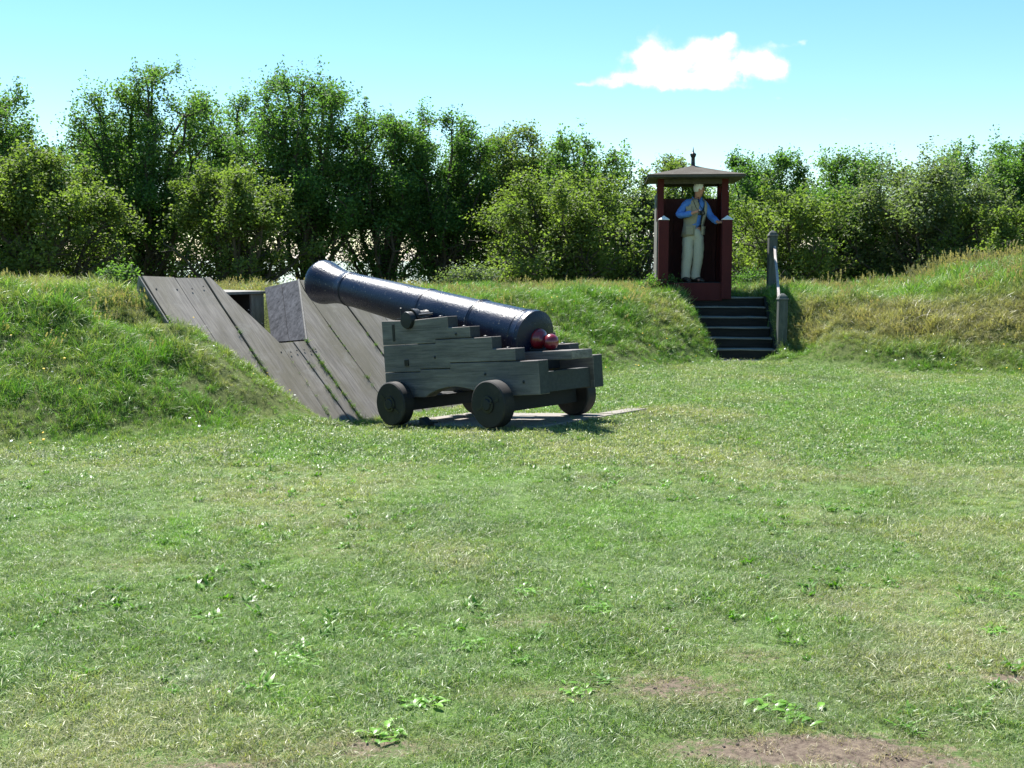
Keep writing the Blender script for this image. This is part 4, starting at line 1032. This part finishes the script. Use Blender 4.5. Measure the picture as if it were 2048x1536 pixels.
def place(X, Y, tilt=.25, smin=.7, smax=1.3, zo=0.0):
    n = len(X); P = np.stack([X, Y, H(X, Y) + zo], -1)
    e = .06; gx_ = (H(X + e, Y) - H(X - e, Y)) / (2 * e); gy_ = (H(X, Y + e) - H(X, Y - e)) / (2 * e)
    gx_ = np.clip(gx_, -.8, .8); gy_ = np.clip(gy_, -.8, .8)
    rot = np.stack([np.arctan(gy_) * .7 + rng.normal(0, tilt, n), -np.arctan(gx_) * .7 + rng.normal(0, tilt, n), rng.uniform(0, 6.28, n)], -1)
    # rotate about Z first: euler XYZ applies X, then Y, then Z, so turn the tilt into the spun frame
    cz, sz_ = np.cos(rot[:, 2]), np.sin(rot[:, 2]); rx, ry = rot[:, 0].copy(), rot[:, 1].copy()
    rot[:, 0] = rx * cz + ry * sz_; rot[:, 1] = -rx * sz_ + ry * cz
    return P, rot, rng.uniform(smin, smax, n)
def dmax(X, Y):
    _, _, d1, _, d2, _ = dists(X, Y); return np.maximum(d1, d2)
# near lawn
XA, YA, = [], []
for (y0, y1, dens) in ((2.7, 4.6, 1700), (4.6, 6.6, 1200), (6.6, 8.5, 850)):
    X, Y = spread(-4.6, 4.6, y0, y1, dens); XA.append(X); YA.append(Y)
X = np.concatenate(XA); Y = np.concatenate(YA)
k = inview(X, Y) & (dmax(X, Y) < .15); bm_ = bare_mask(X, Y); th = .30 + .45 * fbm(X, Y, 7, 77)
k &= (rng.uniform(0, 1, len(X)) > np.clip((bm_ - .22) * 2.6, 0, .82)); k &= (rng.uniform(0, 1, len(X)) < .55 + .6 * fbm(X, Y, 6, 81))
X, Y = X[k], Y[k]; bk = bare_mask(X, Y)[:, None]; Tn = lawn_tint(X, Y); kk = np.clip(bk * 1.6 - .1, 0, .85); Tn = Tn * (1 - kk) + BR * rng.uniform(.7, 1.9, (len(X), 1)) * kk
P, r_, s_ = place(X, Y); s_ *= (.45 + 1.2 * fbm(X, Y, 2.8, 83)) * (1 - .5 * kk[:, 0]); scatter('lawn_grass', P, r_, s_, Tn, lawnC, NV, 'short mown lawn in the foreground with dry and bare patches', 'grass')
# far lawn
X, Y = spread(-8.5, 9, 8.4, 18.2, 480)
k = inview(X, Y) & (dmax(X, Y) < .2) & ~blocked(X, Y); X, Y = X[k], Y[k]
P, r_, s_ = place(X, Y); scatter('distant_lawn_grass', P, r_, s_, lawn_tint(X, Y), lawnF, NV, 'mown lawn around the cannon and up to the banks', 'grass')
# banks
X, Y = spread(-8.5, 11, 8.2, 25, 330)
d_ = dmax(X, Y)
k = inview(X, Y) & (d_ > .02) & (d_ < 6.5) & ~blocked(X, Y); X, Y, d_ = X[k], Y[k], d_[k]
n = len(X); c_ = rng.uniform(0, 1, (n, 1))
LG = np.array([.115, .30, .022]); LG2 = np.array([.155, .27, .050]); PK_ = np.array([.42, .33, .20])
a_ = fbm(X, Y, 1.2, 91)[:, None]; T_ = LG * (1 - a_) + LG2 * a_
drymap = np.clip((fbm(X, Y, 1.0, 95) - .47) * 3.2, 0, 1)
drymap = np.maximum(drymap * .75, np.clip(1.15 - np.abs(d_ - 1.5) / 1.0, 0, 1) * (X > 4.7) * (.85 + .9 * fbm(X, Y, 1.6, 98)))      # straw coloured belt on the right bank
drymap = np.maximum(drymap, np.clip((d_ - 3.0) / .8, 0, 1) * (X < -3.5) * .75)
ss, tt = ST(X, Y)
drymap = np.maximum(drymap, np.clip(1 - np.abs(ss + 1.75) / .28, 0, 1) * (tt > 2.4) * .8)
kk = np.clip(drymap[:, None] + (c_ - .5) * .6, 0, 1); T_ = T_ * (1 - kk * .75) + PK_ * kk * .75
P, r_, s_ = place(X, Y, .3, .45, 1.0)
s_ *= np.clip(.40 + d_ * .5, .4, 1.0) * (.35 + 1.25 * fbm(X, Y, 2.3, 99, 2)) * np.where(X > 6.0, 1.3, 1.0)
s_ *= np.where((ss > -1.8) & (ss < -.2) & (tt > 2.0) & (tt < 4.4), .55, 1.0)
scatter('bank_grass', P, r_, s_, T_ * rng.uniform(.75, 1.2, (n, 1)), bankC, NV, 'long unmown green and straw coloured grass on the banks', 'grass')
# seed heads along the crests
X, Y = spread(-8.5, 11, 9, 25, 30); d_ = dmax(X, Y); dn = fbm(X, Y, 1.1, 103)
pr = np.clip((d_ - np.where(X > 4.6, .5, 1.0)) / 1.2, 0, 1) * np.clip((dn - .40) * 4, 0.05, 1)
k = inview(X, Y) & (d_ > .4) & (d_ < 6.3) & ~blocked(X, Y) & (rng.uniform(0, 1, len(X)) < pr); X, Y = X[k], Y[k]
P, r_, s_ = place(X, Y, .18, .5, 1.0); s_ *= np.where(X > 6.3, 1.25, .8)
tn = np.array([.30, .22, .15]) * rng.uniform(.7, 1.3, (len(X), 1)); scatter('seeding_grass', P, r_, s_, tn, seedC, 6, 'brown seed heads of tall grass along the crests of the banks', 'grass')
# tufts in the gaps between the boards
PTS = []; SC = []
for (sg, t0, t1, num) in [(-1.128, 2.8, 3.4, 30), (-.742, 2.75, 3.7, 26), (-.742, 3.6, 4.0, 3), (-.315, 2.7, 3.4, 10), (-.07, 2.9, 3.5, 12), (.098, 2.6, 3.65, 60), (.608, 2.9, 4.1, 12), (.608, 3.5, 3.6, 4), (1.108, 3.2, 4.2, 6)]:
    for i in range(num):
        t_ = t0 + (t1 - t0) * rng.beta(1, 1.6); q = onpl(sg + rng.normal(0, .008), t_, .0); PTS.append(FROM(q.x, q.y, q.z)); SC.append(rng.uniform(.12, .42))
for i in range(260):   # fringe along the left edge and foot
    u = i / 260; q = onpl(-1.57 + rng.normal(0, .04), 3.1 + 1.3 * u, -.05); PTS.append(FROM(q.x, q.y, q.z)); SC.append(rng.uniform(.3, .7) * (1 - .6 * u))
P = np.array([p[:] for p in PTS]); n = len(P); r_ = np.stack([rng.normal(0, .4, n), rng.normal(0, .4, n), rng.uniform(0, 6.28, n)], -1)
scatter('gap_grass', P, r_, np.array(SC), (np.array([.11, .22, .035]) * rng.uniform(.5, 1.3, (n, 1))), bankC, NV, 'little grass tufts growing in the gaps of the plank wall', 'grass')
# fringe of grass along the stairs
PTS = []; SC = []
for i in range(150):
    al = -rng.uniform(0, 1.95); side = -1 if rng.random() < .55 else 1
    lbv = float(np.interp(al, [-1.9, -1.2, -.6], [-.30, -.55, -.72])); si = (lbv - rng.uniform(-.03, .08)) if side < 0 else .74 + rng.uniform(0, .1)
    x = STX + si * math.cos(SYAW) + al * math.sin(SYAW); y = STY - si * math.sin(SYAW) + al * math.cos(SYAW)
    PTS.append((x, y, float(H(np.array([x + .1 * side]), np.array([y]))[0]) - .01)); SC.append(rng.uniform(.3, .7))
P = np.array(PTS); n = len(P); r_ = np.stack([rng.normal(0, .35, n), rng.normal(0, .35, n), rng.uniform(0, 6.28, n)], -1)
scatter('stair_grass', P, r_, np.array(SC), (np.array([.12, .25, .04]) * rng.uniform(.7, 1.3, (n, 1))), bankC, NV, 'grass hanging over both sides of the wooden steps', 'grass')
# broad leaved weeds scattered in the lawn
X, Y = spread(-4.5, 5.5, 3.2, 13, 34); dn = fbm(X, Y, .9, 111); k = inview(X, Y) & (dmax(X, Y) < 0) & ~blocked(X, Y) & (dn > .47) & (bare_mask(X, Y) < .3); X, Y = X[k], Y[k]
P, r_, s_ = place(X, Y, .12, .35, .9); tn = np.array([.12, .27, .025]) * rng.uniform(.7, 1.2, (len(X), 1)); scatter('lawn_weeds', P, r_, s_, tn, weedC, 6, 'low broad leaved weeds dotted through the lawn', 'weeds')
# crumbs of soil
def crumb(i):
    bm = bmesh.new(); bmesh.ops.create_icosphere(bm, subdivisions=2, radius=.008)
    for v_ in bm.verts: v_.co += mnoise.noise_vector(v_.co * 130 + Vector((i * 3.1, 0, 0))) * .0045; v_.co.z *= .7
    me_ = bpy.data.meshes.new('soil_crumb'); bm.to_mesh(me_); bm.free(); me_.materials.append(M['soil']); return bpy.data.objects.new('soil_crumb', me_)
M['soil'] = simple('dark_soil', (.045, .034, .028), .95, var=.4, scale=40)
crC = collect('soil_crumbs', [crumb(i) for i in range(5)])
X, Y = spread(-1.8, 2.6, 2.9, 6, 900); k = (bare_mask(X, Y) * rng.uniform(.6, 1.4, len(X)) > .46) & (fbm(X, Y, 6, 131) > .48); X, Y = X[k], Y[k]
P, r_, s_ = place(X, Y, .6, .2, 1.0); s_ = s_ ** 2; s_ = np.maximum(s_, .25); scatter('soil_crumbs', P, r_, s_, np.ones((len(X), 3)), crC, 5, 'dark crumbs of earth lying on the bare patches', 'soil')
# yellow flowers
def flower_obj(name, mat):
    mb = MB(); mb.lathe([(-.002, .002), (.0, .011), (.004, .010), (.006, .004), (.006, 0)], Matrix.Translation((0, 0, .12)), 8, caps=False); me = bpy.data.meshes.new(name); me.from_pydata(mb.v, [], mb.f); me.materials.append(mat); return bpy.data.objects.new(name, me)
flC = collect('flowers', [flower_obj('flower_head', M['flower']), flower_obj('flower_head', M['flower']), flower_obj('white_head', M['daisy'])])
X, Y = spread(-6, 7.5, 8.8, 19, 4.5); d_ = dmax(X, Y); k = inview(X, Y) & (d_ > -.4) & (d_ < 2.2) & ~blocked(X, Y) & (fbm(X, Y, .7, 121) > .45); X, Y = X[k], Y[k]
P, r_, s_ = place(X, Y, .3, .7, 1.2); scatter('yellow_flowers', P, r_, s_, np.ones((len(X), 3)), flC, 3, 'small yellow and white flowers among the bank grass', 'flowers')

# the most prominent weed rosettes are things of their own
for (px, py, sc_, seed, label) in [
    (1570, 1428, 1.15, 1, 'largest leafy weed, just above the brown bare patch at the bottom right'),
    (2010, 1192, 1.2, 2, 'leafy weed at the right edge of the lawn'),
    (935, 1295, .95, 3, 'bright green weed in the middle foreground of the lawn'),
    (1190, 1222, .95, 4, 'weed with narrow leaves right of the lawn centre'),
    (1055, 1188, .9, 5, 'spreading weed just above the lawn centre weeds'),
    (840, 1405, .95, 6, 'weed with toothed leaves low in the middle left of the lawn'),
    (770, 1475, .95, 7, 'weed nearest the bottom edge of the photo, left of centre'),
    (785, 1270, .9, 8, 'dark leaved weed left of the bright green middle weed'),
    (1150, 1385, .8, 9, 'small weed beside the bare earth in the lower middle'),
    (1985, 1268, .8, 10, 'silvery leaved weed near the right edge below the leafy one'),
    (590, 1325, 1.0, 11, 'weed patch in the lower left part of the lawn')]:
    d = pray(px, py); p = Vector((0, 0, 1.6)) + d * (-1.6 / d.z); z = float(H(np.array([p.x]), np.array([p.y]))[0])
    rg = random.Random(900 + seed); rosette = MB()
    sc_ *= .78; root = empty('weed', (p.x, p.y, z), (0, 0, rg.uniform(0, 6.28)), label=label, cat='weed', group='weeds in the lawn')
    V = []; F4 = []; BLv = []
    for i in range(rg.randint(34, 46)):
        az = rg.uniform(0, 2 * PI); L_ = rg.uniform(.028, .075) * sc_; wd = L_ * rg.uniform(.16, .27); up_ = rg.uniform(.15, .75); o = len(V); bb = rg.uniform(.2, .8); n_ = 6
        ca, sa = math.cos(az), math.sin(az); x0, y0 = rg.gauss(0, .060) * sc_, rg.gauss(0, .045) * sc_
        for k in range(n_ + 1):
            u = k / n_; rr2 = L_ * u; zz = L_ * (up_ * u - .75 * up_ * u * u) + .006; ww = wd * math.sin(PI * min(1, .1 + .88 * u)) * (1.0 if k % 2 else .82)
            V += [(x0 + ca * rr2 - sa * ww, y0 + sa * rr2 + ca * ww, zz + .25 * ww), (x0 + ca * rr2, y0 + sa * rr2, zz), (x0 + ca * rr2 + sa * ww, y0 + sa * rr2 - ca * ww, zz + .25 * ww)]; BLv += [bb] * 3
        for k in range(n_):
            b3 = o + 3 * k; F4 += [(b3, b3 + 1, b3 + 4, b3 + 3), (b3 + 1, b3 + 2, b3 + 5, b3 + 4)]
    me = np_mesh('leaves', np.array(V), [np.array(F4)]); addattr(me, 'bl', BLv)
    if 'leaf_weed' not in M: M['leaf_weed'] = leafmat('weed_leaves', (.08, .19, .02), (.15, .32, .03), (.24, .44, .05), trans=.4, rough=.35, spec=.5)
    me.materials.append(M['leaf_weed']); o = bpy.data.objects.new('leaves', me); COL.objects.link(o); o.parent = root
